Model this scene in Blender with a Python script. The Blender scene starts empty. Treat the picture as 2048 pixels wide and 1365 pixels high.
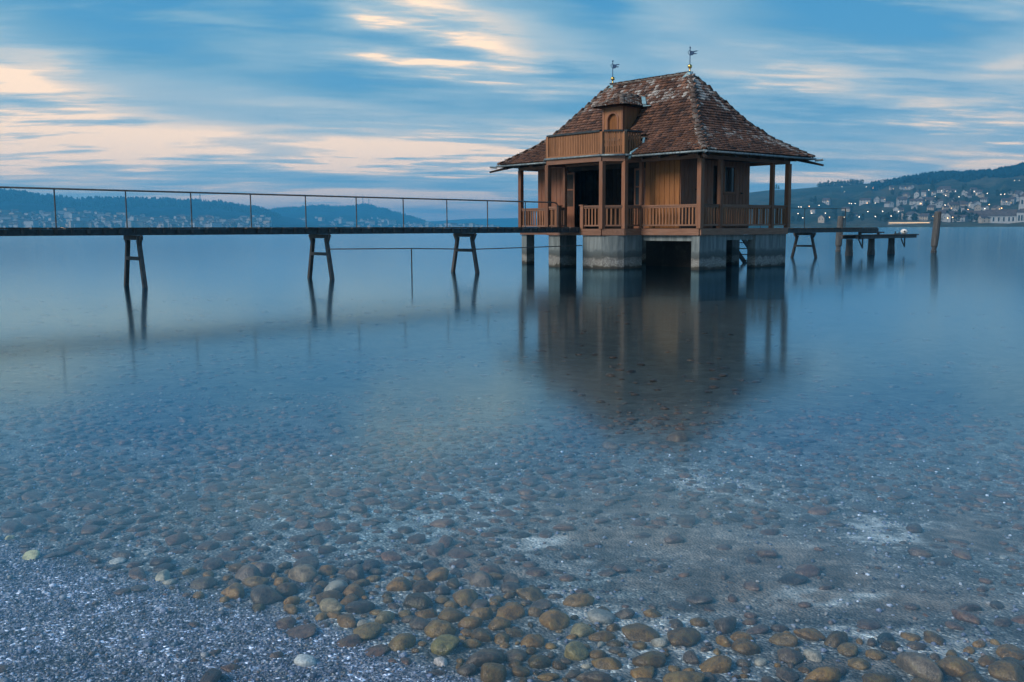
import bpy, math, random
import numpy as np
from mathutils import Vector, Matrix

R = math.radians
scene = bpy.context.scene
COL = scene.collection
rng = random.Random(11)
nrs = np.random.RandomState(7)

# ------------------------------------------------------------------ camera
F_PX = 1950.0                       # focal length in pixels of the 2048 px wide photograph
TILT = math.atan(227 / 1950); ROLL = R(0.28); EYE = Vector((0, 0, 1.65))
_fw = Vector((0, math.cos(TILT), -math.sin(TILT))); _up = Vector((0, math.sin(TILT), math.cos(TILT))); _rt = Vector((1, 0, 0))
_c, _s = math.cos(ROLL), math.sin(ROLL)
cam_rt = _rt * _c - _up * _s; cam_up = _rt * _s + _up * _c
cd = bpy.data.cameras.new('camera'); cam = bpy.data.objects.new('camera', cd); COL.objects.link(cam)
cam.matrix_world = Matrix(((cam_rt.x, cam_up.x, -_fw.x, EYE.x), (cam_rt.y, cam_up.y, -_fw.y, EYE.y), (cam_rt.z, cam_up.z, -_fw.z, EYE.z), (0, 0, 0, 1)))
cd.sensor_width = 36; cd.lens = F_PX / 2048 * 36; cd.clip_start = 0.05; cd.clip_end = 40000
scene.camera = cam

# ------------------------------------------------------------------ light and exposure
SUN_AZ = R(-124); SUN_EL = R(33)    # azimuth from +Y towards +X; low light through thin cloud from the left behind the camera
to_sun = Vector((math.sin(SUN_AZ) * math.cos(SUN_EL), math.cos(SUN_AZ) * math.cos(SUN_EL), math.sin(SUN_EL)))
sl = bpy.data.lights.new('sun', 'SUN'); sl.energy = 2.0; sl.angle = R(25); sl.color = (1.0, 0.87, 0.74)
so = bpy.data.objects.new('sun', sl); COL.objects.link(so); so.rotation_euler = (-to_sun).to_track_quat('-Z', 'Y').to_euler(); so.location = (0, 0, 60)

vs = scene.view_settings
vs.view_transform = 'Standard'; vs.look = 'None'; vs.exposure = 0.68; vs.gamma = 1.0; vs.use_curve_mapping = False

cy = scene.cycles
cy.use_denoising = True
try: cy.denoiser = 'OPENIMAGEDENOISE'
except Exception: pass
cy.max_bounces = 8; cy.diffuse_bounces = 3; cy.glossy_bounces = 3; cy.transmission_bounces = 4; cy.volume_bounces = 1; cy.transparent_max_bounces = 12
cy.sample_clamp_indirect = 6; cy.blur_glossy = 0.5


class NT:
    """small helper around a node tree"""
    def __init__(self, tree):
        self.t = tree; tree.nodes.clear()
    def n(self, typ, inp=None, **props):
        nd = self.t.nodes.new(typ)
        for k, v in props.items(): setattr(nd, k, v)
        for k, v in (inp or {}).items(): self.set(nd, k, v)
        return nd
    def set(self, nd, k, v):
        s = nd.inputs[k]
        if hasattr(v, 'is_output'): self.t.links.new(v, s)
        elif hasattr(v, 'outputs'): self.t.links.new(v.outputs[0], s)
        else: s.default_value = v
    def math(self, op, a, b=None, c=None, clamp=False):
        nd = self.n('ShaderNodeMath', operation=op, use_clamp=clamp)
        for i, x in enumerate((a, b, c)):
            if x is not None: self.set(nd, i, x)
        return nd.outputs[0]
    def mix(self, f, a, b, blend='MIX', clamp=False):
        nd = self.n('ShaderNodeMix', data_type='RGBA', blend_type=blend)
        nd.clamp_result = clamp
        self.set(nd, 0, f); self.set(nd, 6, a); self.set(nd, 7, b)
        return nd.outputs[2]
    def ramp(self, f, stops, interp='LINEAR'):
        nd = self.n('ShaderNodeValToRGB'); cr = nd.color_ramp; cr.interpolation = interp
        while len(cr.elements) < len(stops): cr.elements.new(0.5)
        for e, (p, c) in zip(cr.elements, stops):
            e.position = p; e.color = c if len(c) == 4 else (*c, 1)
        self.set(nd, 0, f); return nd.outputs[0]
    def noise(self, vec, scale, detail=3, rough=0.5, dist=0.0, dims='3D'):
        nd = self.n('ShaderNodeTexNoise', noise_dimensions=dims)
        self.set(nd, 'Vector', vec); self.set(nd, 'Scale', scale); self.set(nd, 'Detail', detail); self.set(nd, 'Roughness', rough); self.set(nd, 'Distortion', dist)
        return nd.outputs[0]
    def xyz(self, x, y, z):
        return self.n('ShaderNodeCombineXYZ', {0: x, 1: y, 2: z}).outputs[0]
    def maprange(self, v, a, b, c=0.0, d=1.0, smooth=True):
        nd = self.n('ShaderNodeMapRange', interpolation_type='SMOOTHSTEP' if smooth else 'LINEAR')
        for i, x in enumerate((v, a, b, c, d)): self.set(nd, i, x)
        return nd.outputs[0]


def lin(r, g, b):
    f = lambda c: ((c / 255 + 0.055) / 1.055) ** 2.4 if c > 10 else c / 255 / 12.92
    return (f(r), f(g), f(b), 1)


# ------------------------------------------------------------------ sky: dusk air with wind-drawn cloud
world = bpy.data.worlds.new('World'); scene.world = world; world.use_nodes = True
w = NT(world.node_tree)
tc = w.n('ShaderNodeTexCoord'); sep = w.n('ShaderNodeSeparateXYZ', {0: tc.outputs['Generated']})
X, Y, Z = sep.outputs
zc = w.math('MAXIMUM', Z, 0.0)
zp = w.math('ADD', zc, 0.075)
PX = w.math('DIVIDE', X, zp); PY = w.math('ADD', w.math('DIVIDE', Y, zp), w.math('MULTIPLY', PX, -.16))
az = w.math('ARCTAN2', X, Y); el = w.math('ARCSINE', zc)
# cloud sheet seen in perspective: streaks drawn out across the view
warp = w.noise(w.xyz(w.math('MULTIPLY', PX, .22), w.math('MULTIPLY', PY, .5), 3.1), 1.0, 3, .5)
warp = w.math('MULTIPLY', w.math('SUBTRACT', warp, .5), 1.3)
big = w.noise(w.xyz(w.math('MULTIPLY', PX, .24), w.math('ADD', w.math('MULTIPLY', PY, .50), warp), 7.7), 1.0, 2, .5)
mid = w.noise(w.xyz(w.math('MULTIPLY', PX, 1.05), w.math('ADD', w.math('MULTIPLY', PY, 1.7), w.math('MULTIPLY', warp, 2.2)), 1.7), 1.0, 3, .5)
fine = w.noise(w.xyz(w.math('MULTIPLY', PX, 1.7), w.math('ADD', w.math('MULTIPLY', PY, 5.0), w.math('MULTIPLY', warp, 3.0)), 5.2), 1.0, 4, .6)
m = w.math('ADD', w.math('MULTIPLY', w.math('SUBTRACT', big, .5), 1.05), w.math('MULTIPLY', w.math('SUBTRACT', mid, .5), 1.25))
m = w.math('ADD', m, w.math('MULTIPLY', w.math('SUBTRACT', fine, .5), .62))
jx = w.math('MULTIPLY', w.math('SUBTRACT', mid, .5), .35); jy = w.math('ADD', w.math('MULTIPLY', w.math('SUBTRACT', big, .5), .10), w.math('MULTIPLY', w.math('SUBTRACT', fine, .5), .10))
def blob(px, py, sx, sy, amp, slope=0.0):
    a0, e0 = (px - 1024) / 1963, (455 - py) / 1950
    da = w.math('ADD', w.math('SUBTRACT', az, a0), jx)
    de = w.math('ADD', w.math('SUBTRACT', el, e0), jy)
    if slope: de = w.math('ADD', de, w.math('MULTIPLY', da, slope))
    q = w.math('ADD', w.math('POWER', w.math('MULTIPLY', da, 1963 / sx), 2.0), w.math('POWER', w.math('MULTIPLY', de, 1950 / sy), 2.0))
    return w.math('MULTIPLY', w.math('EXPONENT', w.math('MULTIPLY', q, -1.0)), amp)
for b in ((800, 60, 310, 52, .66, .33), (60, 205, 240, 60, .62, .16), (950, 320, 420, 28, .40, 0), (330, 290, 420, 50, .10, 0),
          (1290, 60, 200, 55, .26, .1), (1560, 190, 220, 26, .24, 0), (1900, 230, 260, 60, .22, 0), (1690, 80, 230, 50, -.55, 0),
          (1150, 70, 110, 40, -.26, 0), (330, 130, 330, 55, -.30, 0), (780, 205, 260, 40, -.30, 0), (1430, 20, 300, 60, -.2, 0), (1900, 130, 260, 45, -.25, 0),
          (1750, 280, 300, 22, -.18, 0), (560, 30, 120, 40, -.12, 0)):
    m = w.math('ADD', m, blob(*b))
# thicker, paler veil towards the horizon and towards the afterglow
low = w.maprange(el, .0, .12, .22, 0.0)
glow = w.maprange(w.math('COSINE', w.math('SUBTRACT', az, R(-38))), .55, 1.0, 0.0, 1.0)
m = w.math('ADD', w.math('ADD', m, low), w.math('MULTIPLY', w.math('MULTIPLY', glow, w.maprange(el, .0, .24, 1.0, .0)), .15))
m = w.math('SUBTRACT', m, w.maprange(el, .17, .50, 0.0, .45))  # cloud thinned above the view, shaped to weaken its reflection on the water
cov = w.math('ADD', m, .60, clamp=True)
sky = w.n('ShaderNodeTexSky', sky_type='NISHITA', sun_disc=False, sun_elevation=SUN_EL, sun_rotation=SUN_AZ, altitude=400, air_density=1.0, dust_density=1.0, ozone_density=3.0)
air = w.mix(.94, w.n('ShaderNodeVectorMath', {0: sky.outputs[0], 3: .09}, operation='SCALE').outputs[0],
            w.ramp(el, [(0, lin(108, 156, 182)), (.10, lin(82, 142, 176)), (.22, lin(64, 130, 170)), (.45, lin(36, 92, 136)), (1, lin(26, 70, 112))]))
cloud = w.ramp(cov, [(0.0, lin(72, 134, 170)), (.3, lin(100, 146, 172)), (.5, lin(124, 158, 177)), (.72, lin(154, 172, 180)), (.88, lin(198, 190, 180)), (1.0, lin(246, 214, 182))])
cool = w.maprange(az, R(-8), R(26), 0.0, .55)
cloud = w.mix(w.math('MULTIPLY', cool, .35), cloud, w.mix(1.0, cloud, (.62, .80, 1.0, 1), 'MULTIPLY'))
skyc = w.mix(w.maprange(cov, .0, .34), air, cloud)
bg = w.n('ShaderNodeBackground', {0: skyc, 1: .93})
w.n('ShaderNodeOutputWorld', {0: bg})

# ------------------------------------------------------------------ helpers for geometry
def obj(name, mesh, parent=None, loc=None, rot=None):
    o = bpy.data.objects.new(name, mesh); COL.objects.link(o)
    if parent: o.parent = parent
    if loc is not None: o.location = loc
    if rot is not None: o.rotation_euler = rot
    return o
def tag(o, label=None, cat=None, group=None, kind=None):
    if label: o['label'] = label
    if cat: o['category'] = cat
    if group: o['group'] = group
    if kind: o['kind'] = kind
    return o
def thing(name, label, cat, loc=(0, 0, 0), rz=0.0, group=None):
    o = bpy.data.objects.new(name, None); COL.objects.link(o); o.empty_display_size = .3
    o.location = loc; o.rotation_euler = (0, 0, rz)
    return tag(o, label, cat, group)

class MB:
    def __init__(self): self.v = []; self.f = []; self.mi = []
    def add(self, vs_, fs, mi=0):
        b = len(self.v); self.v += [tuple(p) for p in vs_]
        self.f += [tuple(i + b for i in f) for f in fs]; self.mi += [mi] * len(fs); return self
    def box(self, x0, x1, y0, y1, z0, z1, mi=0):
        return self.add([(x0, y0, z0), (x1, y0, z0), (x1, y1, z0), (x0, y1, z0), (x0, y0, z1), (x1, y0, z1), (x1, y1, z1), (x0, y1, z1)],
                        [(3, 2, 1, 0), (4, 5, 6, 7), (0, 1, 5, 4), (1, 2, 6, 5), (2, 3, 7, 6), (3, 0, 4, 7)], mi)
    def bar(self, p, q, wd, ht, up=(0, 0, 1), mi=0, wd2=None, ht2=None):
        p, q = Vector(p), Vector(q); d = (q - p).normalized(); s = d.cross(Vector(up))
        if s.length < 1e-5: s = d.cross(Vector((1, 0, 0)))
        s.normalize(); n = s.cross(d)
        w2 = wd if wd2 is None else wd2; h2 = ht if ht2 is None else ht2
        vs_ = []
        for c, a, b in ((p, wd, ht), (q, w2, h2)):
            vs_ += [c - s * a / 2 - n * b / 2, c + s * a / 2 - n * b / 2, c + s * a / 2 + n * b / 2, c - s * a / 2 + n * b / 2]
        return self.add(vs_, [(0, 1, 2, 3), (7, 6, 5, 4), (4, 5, 1, 0), (5, 6, 2, 1), (6, 7, 3, 2), (7, 4, 0, 3)], mi)
    def tube(self, pts, rad, n=8, mi=0, caps=True):
        pts = [Vector(p) for p in pts]; rads = rad if isinstance(rad, (list, tuple)) else [rad] * len(pts)
        vs_ = []; fs = []
        for i, p in enumerate(pts):
            d = (pts[min(i + 1, len(pts) - 1)] - pts[max(i - 1, 0)]).normalized()
            s = d.cross(Vector((0, 0, 1)))
            if s.length < 1e-3: s = Vector((1, 0, 0)) if abs(d.z) > .5 else d.cross(Vector((0, 1, 0)))
            s.normalize(); t = s.cross(d)
            for k in range(n):
                a = 2 * math.pi * k / n
                vs_.append(p + (s * math.cos(a) + t * math.sin(a)) * rads[i])
        for i in range(len(pts) - 1):
            for k in range(n):
                a, b = i * n + k, i * n + (k + 1) % n
                fs.append((a, a + n, b + n, b))
        if caps:
            fs.append(tuple(range(n))); fs.append(tuple(reversed(range((len(pts) - 1) * n, len(pts) * n))))
        return self.add(vs_, fs, mi)
    def prism(self, poly, z0, z1, mi=0):
        """poly: list of (x, y) counter-clockwise"""
        n = len(poly)
        vs_ = [(x, y, z0) for x, y in poly] + [(x, y, z1) for x, y in poly]
        fs = [tuple(reversed(range(n))), tuple(range(n, 2 * n))] + [(i, (i + 1) % n, (i + 1) % n + n, i + n) for i in range(n)]
        return self.add(vs_, fs, mi)
    def sphere(self, c, r, n=12, m_=8, sz=1.0, mi=0):
        c = Vector(c); vs_ = [c + Vector((0, 0, -r * sz))]; fs = []
        for i in range(1, m_):
            a = -math.pi / 2 + math.pi * i / m_
            for k in range(n):
                b = 2 * math.pi * k / n
                vs_.append(c + Vector((r * math.cos(a) * math.cos(b), r * math.cos(a) * math.sin(b), r * sz * math.sin(a))))
        vs_.append(c + Vector((0, 0, r * sz)))
        for k in range(n):
            fs.append((0, 1 + (k + 1) % n, 1 + k)); fs.append((len(vs_) - 1, 1 + (m_ - 2) * n + k, 1 + (m_ - 2) * n + (k + 1) % n))
        for i in range(m_ - 2):
            for k in range(n):
                a, b = 1 + i * n + k, 1 + i * n + (k + 1) % n
                fs.append((a, b, b + n, a + n))
        return self.add(vs_, fs, mi)
    def mesh(self, name, mats, smooth=False):
        me = bpy.data.meshes.new(name); me.from_pydata(self.v, [], self.f)
        for m_ in (mats if isinstance(mats, (list, tuple)) else [mats]): me.materials.append(m_)
        if any(self.mi): me.polygons.foreach_set('material_index', self.mi)
        if smooth: me.polygons.foreach_set('use_smooth', [True] * len(self.f))
        me.update(); return me
    def build(self, name, mats, parent=None, loc=None, rot=None, smooth=False):
        return obj(name, self.mesh(name, mats, smooth), parent, loc, rot)

def np_mesh(name, verts, tris, mat, smooth=True, cols=None):
    me = bpy.data.meshes.new(name); nv, nt = len(verts), len(tris)
    me.vertices.add(nv); me.vertices.foreach_set('co', np.asarray(verts, np.float32).ravel())
    k = tris.shape[1]
    me.loops.add(nt * k); me.loops.foreach_set('vertex_index', np.asarray(tris, np.int32).ravel())
    me.polygons.add(nt); me.polygons.foreach_set('loop_start', np.arange(0, nt * k, k, dtype=np.int32))
    try: me.polygons.foreach_set('loop_total', np.full(nt, k, np.int32))
    except Exception: pass
    me.update(calc_edges=True)
    me.polygons.foreach_set('use_smooth', np.full(nt, smooth, bool))
    if cols is not None:
        at = me.color_attributes.new('tint', 'FLOAT_COLOR', 'POINT')
        c4 = np.ones((nv, 4), np.float32); c4[:, :cols.shape[1]] = cols
        at.data.foreach_set('color', c4.ravel())
    if mat: me.materials.append(mat)
    return me

# value noise in numpy
_lat = nrs.rand(256, 256)
def vnoise(x, y):
    xi = np.floor(x).astype(int); yi = np.floor(y).astype(int); fx = x - xi; fy = y - yi
    fx = fx * fx * (3 - 2 * fx); fy = fy * fy * (3 - 2 * fy)
    g = lambda a, b: _lat[a & 255, b & 255]
    return (g(xi, yi) * (1 - fx) + g(xi + 1, yi) * fx) * (1 - fy) + (g(xi, yi + 1) * (1 - fx) + g(xi + 1, yi + 1) * fx) * fy
def fbm(x, y, o=4):
    s = 0; a = .5
    for i in range(o): s = s + a * vnoise(x * 2 ** i + 17.3 * i, y * 2 ** i + 5.1 * i); a *= .5
    return s / (1 - .5 ** o)

def pix_ray(px, py):
    a = (px - 1024) / F_PX; b = (682.5 - py) / F_PX
    return (_fw + cam_rt * a + cam_up * b)
def at_z(px, py, z=0.0):
    r = pix_ray(px, py); return EYE + r * ((z - EYE.z) / r.z)
def to_pix(x, y, z):
    dx, dy, dz = x - EYE.x, y - EYE.y, z - EYE.z
    d = dx * _fw.x + dy * _fw.y + dz * _fw.z
    a = (dx * cam_rt.x + dy * cam_rt.y + dz * cam_rt.z) / d; b = (dx * cam_up.x + dy * cam_up.y + dz * cam_up.z) / d
    return 1024 + F_PX * a, 682.5 - F_PX * b

# ------------------------------------------------------------------ materials
def new_mat(name):
    m_ = bpy.data.materials.new(name); m_.use_nodes = True
    return m_, NT(m_.node_tree)
def finish(t, col, rough=.7, metal=0.0, bump=None, bdist=.01, bstr=.6, spec=.3, emit=None, estr=0.0):
    p = t.n('ShaderNodeBsdfPrincipled')
    t.set(p, 'Base Color', col); t.set(p, 'Roughness', rough); t.set(p, 'Metallic', metal); t.set(p, 'Specular IOR Level', spec)
    if emit is not None: t.set(p, 'Emission Color', emit); t.set(p, 'Emission Strength', estr)
    if bump is not None:
        b = t.n('ShaderNodeBump', {'Height': bump, 'Distance': bdist, 'Strength': bstr}); t.set(p, 'Normal', b)
    t.n('ShaderNodeOutputMaterial', {0: p})
def wood(name, c1, c2, axis='z', rough=.62, var=.55, weather=.4):
    m_, t = new_mat(name)
    tcn = t.n('ShaderNodeTexCoord'); oi = t.n('ShaderNodeObjectInfo')
    sc_ = {'z': (26, 26, 1.6), 'x': (1.6, 26, 26), 'y': (26, 1.6, 26)}[axis]
    mp = t.n('ShaderNodeMapping', {'Vector': tcn.outputs['Object'], 'Scale': sc_})
    t.set(mp, 'Location', t.xyz(t.math('MULTIPLY', oi.outputs['Random'], 40), t.math('MULTIPLY', oi.outputs['Random'], 90), 0.0))
    g = t.noise(mp, 1.0, 4, .6, .6)
    col = t.mix(t.maprange(g, .3, .72), (*c1, 1), (*c2, 1))
    big_ = t.noise(tcn.outputs['Object'], 1.3, 3, .6)
    col = t.mix(t.math('MULTIPLY', t.maprange(big_, .5, .75), weather), col, (.16, .13, .115, 1))
    k = t.math('ADD', t.math('MULTIPLY', oi.outputs['Random'], var), 1 - var * .5)
    col = t.mix(1.0, col, t.xyz(k, k, k), 'MULTIPLY')
    finish(t, col, rough, bump=g, bdist=.004, spec=.25); return m_
M = {}
M['post'] = wood('painted_brown_timber', (.18, .080, .046), (.27, .130, .078))
M['beam'] = wood('brown_beam_timber', (.17, .085, .055), (.25, .135, .09), 'y')
M['beam_x'] = wood('brown_beam_timber_cross', (.17, .085, .055), (.25, .135, .09), 'x')
M['baluster'] = wood('baluster_timber', (.20, .088, .045), (.30, .145, .078), var=.5)
M['board_warm'] = wood('honey_coloured_boards', (.21, .084, .028), (.31, .135, .05), var=.35, weather=.1)
M['board_red'] = wood('red_brown_boards', (.18, .074, .042), (.26, .118, .070), var=.3)  # same wood as board_warm, end wall's bluish light put into the colour
M['balcony'] = wood('balcony_boards', (.22, .10, .048), (.34, .16, .078), var=.3)
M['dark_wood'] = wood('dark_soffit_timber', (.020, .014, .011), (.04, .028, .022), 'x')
M['plank'] = wood('weathered_deck_planks', (.05, .04, .035), (.10, .085, .075), 'y', var=.6)
M['pile'] = wood('weathered_pile_timber', (.040, .042, .044), (.10, .10, .10), weather=.4)
def plain(name, c, rough=.6, metal=0.0, var=.3, scale=8, spec=.3, bump=.0):
    m_, t = new_mat(name)
    n_ = t.noise(t.n('ShaderNodeTexCoord').outputs['Object'], scale, 4, .6)
    k = t.maprange(n_, .3, .7, 1 - var, 1 + var)
    col = t.mix(1.0, (*c, 1), t.xyz(k, k, k), 'MULTIPLY')
    finish(t, col, rough, metal, bump=n_ if bump else None, bdist=bump, spec=spec); return m_
M['steel'] = plain('painted_dark_steel', (.045, .058, .066), .5, 0.3)
M['rail'] = plain('galvanised_rail', (.11, .12, .125), .45, .5)
M['zinc'] = plain('zinc_gutter', (.20, .25, .27), .5, .3, .35)
M['copper'] = plain('pale_patina_flashing', (.30, .50, .56), .45, .2, .25)
M['gold'] = plain('gilded_ball', (.80, .52, .16), .25, 1.0, .15)
M['vane'] = plain('blue_vane_metal', (.008, .05, .13), .6, .0, .3)
M['white'] = plain('white_buoy', (.72, .72, .70), .5)
M['black'] = plain('black_rubber', (.015, .015, .016), .7)
m_, t = new_mat('window_glass'); finish(t, (.012, .02, .024, 1), .08, spec=.6); M['glass'] = m_
m_, t = new_mat('dull_window_glass'); finish(t, (.02, .03, .035, 1), .35, spec=.25); M['dull_glass'] = m_  # dulled so the panes mirror less sky and stay dark
# concrete with water stains that have their own bands
m_, t = new_mat('stained_concrete')
geo = t.n('ShaderNodeNewGeometry'); pz = t.n('ShaderNodeSeparateXYZ', {0: geo.outputs['Position']}).outputs[2]
n1 = t.noise(geo.outputs['Position'], 3.0, 5, .65); n2 = t.noise(geo.outputs['Position'], 22.0, 4, .6)
drip = t.noise(t.n('ShaderNodeMapping', {'Vector': geo.outputs['Position'], 'Scale': (7, 7, .7)}), 1.0, 4, .6)
zz = t.math('ADD', pz, t.math('MULTIPLY', t.math('SUBTRACT', n1, .5), .42))
base = t.mix(t.maprange(drip, .35, .7), (.12, .145, .15, 1), (.22, .25, .255, 1))
band = t.ramp(t.math('DIVIDE', zz, 1.3, clamp=True), [(0.0, (.035, .035, .032)), (.07, (.06, .055, .045)), (.10, (.13, .125, .11)), (.22, (.18, .175, .165)), (.33, (.12, .118, .11)), (.38, (.075, .085, .085)), (.52, (.10, .12, .125)), (.62, (.17, .2, .205))])
crust = t.math('MULTIPLY', t.maprange(n2, .45, .62), t.math('MULTIPLY', t.maprange(zz, .08, .16), t.maprange(zz, .46, .38)))
low_ = t.maprange(zz, .85, .66)
col = t.mix(low_, base, band); col = t.mix(crust, col, (.30, .30, .285, 1))
finish(t, col, .8, bump=t.math('ADD', n2, n1), bdist=.02); M['concrete'] = m_
# roof tiles: colour per tile + lichen
m_, t = new_mat('old_clay_tiles')
at = t.n('ShaderNodeVertexColor', layer_name='tint'); geo = t.n('ShaderNodeNewGeometry')
ln = t.noise(geo.outputs['Position'], 24.0, 4, .75); ln2 = t.noise(geo.outputs['Position'], 1.1, 3, .6)
thr = t.math('SUBTRACT', .80, t.math('MULTIPLY', at.outputs['Alpha'], .42))
thr = t.math('SUBTRACT', thr, t.math('MULTIPLY', t.math('SUBTRACT', ln2, .5), .5))
col = t.mix(t.maprange(t.math('SUBTRACT', ln, thr), .0, .07), at.outputs['Color'], (.43, .42, .40, 1))
gr = t.noise(geo.outputs['Position'], 40.0, 3, .6); k = t.maprange(gr, .3, .7, .72, 1.25)
col = t.mix(1.0, col, t.xyz(k, k, k), 'MULTIPLY')
finish(t, col, .75, bump=gr, bdist=.006, spec=.25); M['tile'] = m_
m_, t = new_mat('weathered_ridge_tile')
oi = t.n('ShaderNodeObjectInfo'); geo = t.n('ShaderNodeNewGeometry')
ln = t.noise(geo.outputs['Position'], 7.0, 5, .7)
col = t.ramp(oi.outputs['Random'], [(0, (.07, .06, .055)), (.5, (.12, .085, .07)), (1, (.15, .13, .115))])
col = t.mix(t.maprange(ln, .56, .68), col, (.38, .38, .36, 1))
finish(t, col, .8, bump=ln, bdist=.01); M['ridge'] = m_

# ------------------------------------------------------------------ lake bed, water
def bed_z(x, y):
    d = np.minimum(.45 * x + .85 * y - .6, .7514 * x + .66 * y + 2.4)
    z = np.interp(d, [-4000, -60, -12, 0, .6, 1.4, 2.6, 6, 12, 20, 32, 60, 200, 3000], [2.5, 2.5, .9, .02, -.03, -.065, -.15, -.31, -.50, -.75, -1.15, -2.2, -5.5, -7])
    near = np.clip(1.2 - np.abs(d) / 60, 0, 1)
    z = z + near * ((fbm(x * .55 + 40, y * .55 + 40, 3) - .5) * np.clip(.025 + .015 * np.abs(d), 0, .22))
    return z
def grow(a, b, step, ratio, end):
    out = [b]; s = step
    while out[-1] < end: s *= ratio; out.append(out[-1] + s)
    return out
xs = np.arange(-5.0, 5.01, .045); ext = grow(0, 5.0, .045, 1.09, 9000)[1:]
xs = np.concatenate([-np.array(ext[::-1]), xs, np.array(ext)])
ys = np.arange(2.6, 10.0, .045); ye = np.array(grow(0, ys[-1], .045, 1.06, 11000)[1:]); yb = np.array(grow(0, 0, .2, 1.35, 3000)[1:])
ys = np.concatenate([2.4 - yb[::-1], [2.4], ys, ye])
gx, gy = np.meshgrid(xs, ys); gz = bed_z(gx, gy)
bp = to_pix(gx, gy, gz); fwd = gy > 1.0
bpx = np.where(fwd, bp[0], 0); bpy_ = np.where(fwd, bp[1], 3000)
def sm(a, b, x): t_ = np.clip((x - a) / (b - a), 0, 1); return t_ * t_ * (3 - 2 * t_)
def gravel_zone(px, py):
    edge = np.interp(px, [-400, 0, 300, 500, 700, 850, 1000, 1200], [1050, 1085, 1175, 1215, 1262, 1330, 1380, 1420])
    return sm(-35, 35, py - edge)
def blobs(px, py, L):
    s = 0
    for (cx, cy_, rx, ry) in L: s = np.maximum(s, np.exp(-((px - cx) / rx) ** 2 - ((py - cy_) / ry) ** 2))
    return s
MUD = [(930, 1115, 120, 40), (1300, 1085, 330, 45), (1480, 1180, 260, 40), (1250, 1010, 220, 30), (1750, 1190, 200, 40), (1900, 1060, 200, 40), (1050, 1150, 60, 20), (1560, 1120, 200, 40), (1700, 1330, 90, 20)]
PALE = [(1180, 1215, 90, 35), (1330, 1250, 80, 35), (1350, 1300, 50, 20), (1870, 1290, 110, 40), (1650, 1265, 90, 20), (1750, 1060, 70, 50), (1650, 1190, 120, 25), (1450, 970, 90, 14), (1100, 1095, 120, 18)]
TEAL = [(750, 1070, 110, 40), (830, 1050, 80, 40), (1110, 1090, 90, 25), (1200, 1170, 90, 20), (900, 1000, 120, 14)]
wn = (fbm(gx * 2.1, gy * 2.1, 4) - .5); wm = (fbm(gx * 6.5 + 31, gy * 6.5, 4) - .5); wx = bpx + wn * 260 + wm * 230; wy = bpy_ + wn * 60 + wm * 75
gvz = gravel_zone(wx, wy); mud = blobs(wx, wy, MUD); pal = blobs(wx, wy, PALE); tea = blobs(wx, wy, TEAL)
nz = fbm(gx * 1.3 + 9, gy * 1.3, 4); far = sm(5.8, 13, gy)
c = np.empty(gx.shape + (3,)); c[:] = (.155, .165, .165)
def lay(c, k, rgb): return c * (1 - k[..., None]) + np.array(rgb) * k[..., None]
c = lay(c, sm(.45, .62, nz) * .8, (.20, .215, .215))
c = lay(c, far * .95, (.056, .058, .046))  # far bed darkened in colour, standing in for light lost in deeper water
c = lay(c, tea * .85, (.30, .37, .38)); c = lay(c, mud * .95, (.21, .165, .13)); c = lay(c, sm(.35, .75, pal) * .9, (.44, .45, .43)); c = lay(c, gvz, (.25, .27, .33))
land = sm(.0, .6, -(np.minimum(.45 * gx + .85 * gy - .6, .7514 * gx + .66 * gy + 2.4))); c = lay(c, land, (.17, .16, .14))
det = np.clip(np.maximum(gvz, .55 * (1 - mud) * (1 - pal * .3)), 0, 1) * (1 - far)
ny, nx = gx.shape
idx = np.arange(ny * nx).reshape(ny, nx)
quads = np.stack([idx[:-1, :-1], idx[:-1, 1:], idx[1:, 1:], idx[1:, :-1]], -1).reshape(-1, 4)
m_, t = new_mat('lake_bed_gravel')
at = t.n('ShaderNodeVertexColor', layer_name='tint'); geo = t.n('ShaderNodeNewGeometry')
vor = t.n('ShaderNodeTexVoronoi', {'Vector': geo.outputs['Position'], 'Scale': 62.0}); v2 = t.n('ShaderNodeTexVoronoi', {'Vector': geo.outputs['Position'], 'Scale': 24.0})
gcol = t.ramp(t.n('ShaderNodeSeparateColor', {0: vor.outputs['Color']}).outputs[0], [(0, (.25, .26, .30)), (.35, (.7, .72, .8)), (.6, (.9, .85, .8)), (.85, (1.3, 1.25, 1.2)), (.93, (3.2, 3.3, 3.3)), (1, (4.0, 4.0, 3.9))])  # brightest grains put the gravel's sparkle into the colour
g2 = t.ramp(t.n('ShaderNodeSeparateColor', {0: v2.outputs['Color']}).outputs[1], [(0, (.5, .5, .55)), (.5, (.9, .9, .9)), (1, (1.5, 1.45, 1.4))])
col = t.mix(at.outputs['Alpha'], at.outputs['Color'], t.mix(1.0, at.outputs['Color'], t.mix(1.0, gcol, g2, 'MULTIPLY'), 'MULTIPLY'))
fn = t.noise(geo.outputs['Position'], 9.0, 5, .65); k = t.math('MULTIPLY', t.maprange(fn, .3, .7, .6, 1.4), t.maprange(t.noise(geo.outputs['Position'], 2.6, 5, .7, .6), .32, .66, .55, 1.45))
col = t.mix(1.0, col, t.xyz(k, k, k), 'MULTIPLY')
finish(t, col, .6, bump=t.math('ADD', t.math('MULTIPLY', vor.outputs['Distance'], -1.0), fn), bdist=.012, bstr=.8); M['bed'] = m_
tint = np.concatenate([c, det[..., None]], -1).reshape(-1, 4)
tag(obj('lake_bed', np_mesh('lake_bed', np.stack([gx, gy, gz], -1).reshape(-1, 3), quads, M['bed'], True, tint)), kind='structure')

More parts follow.
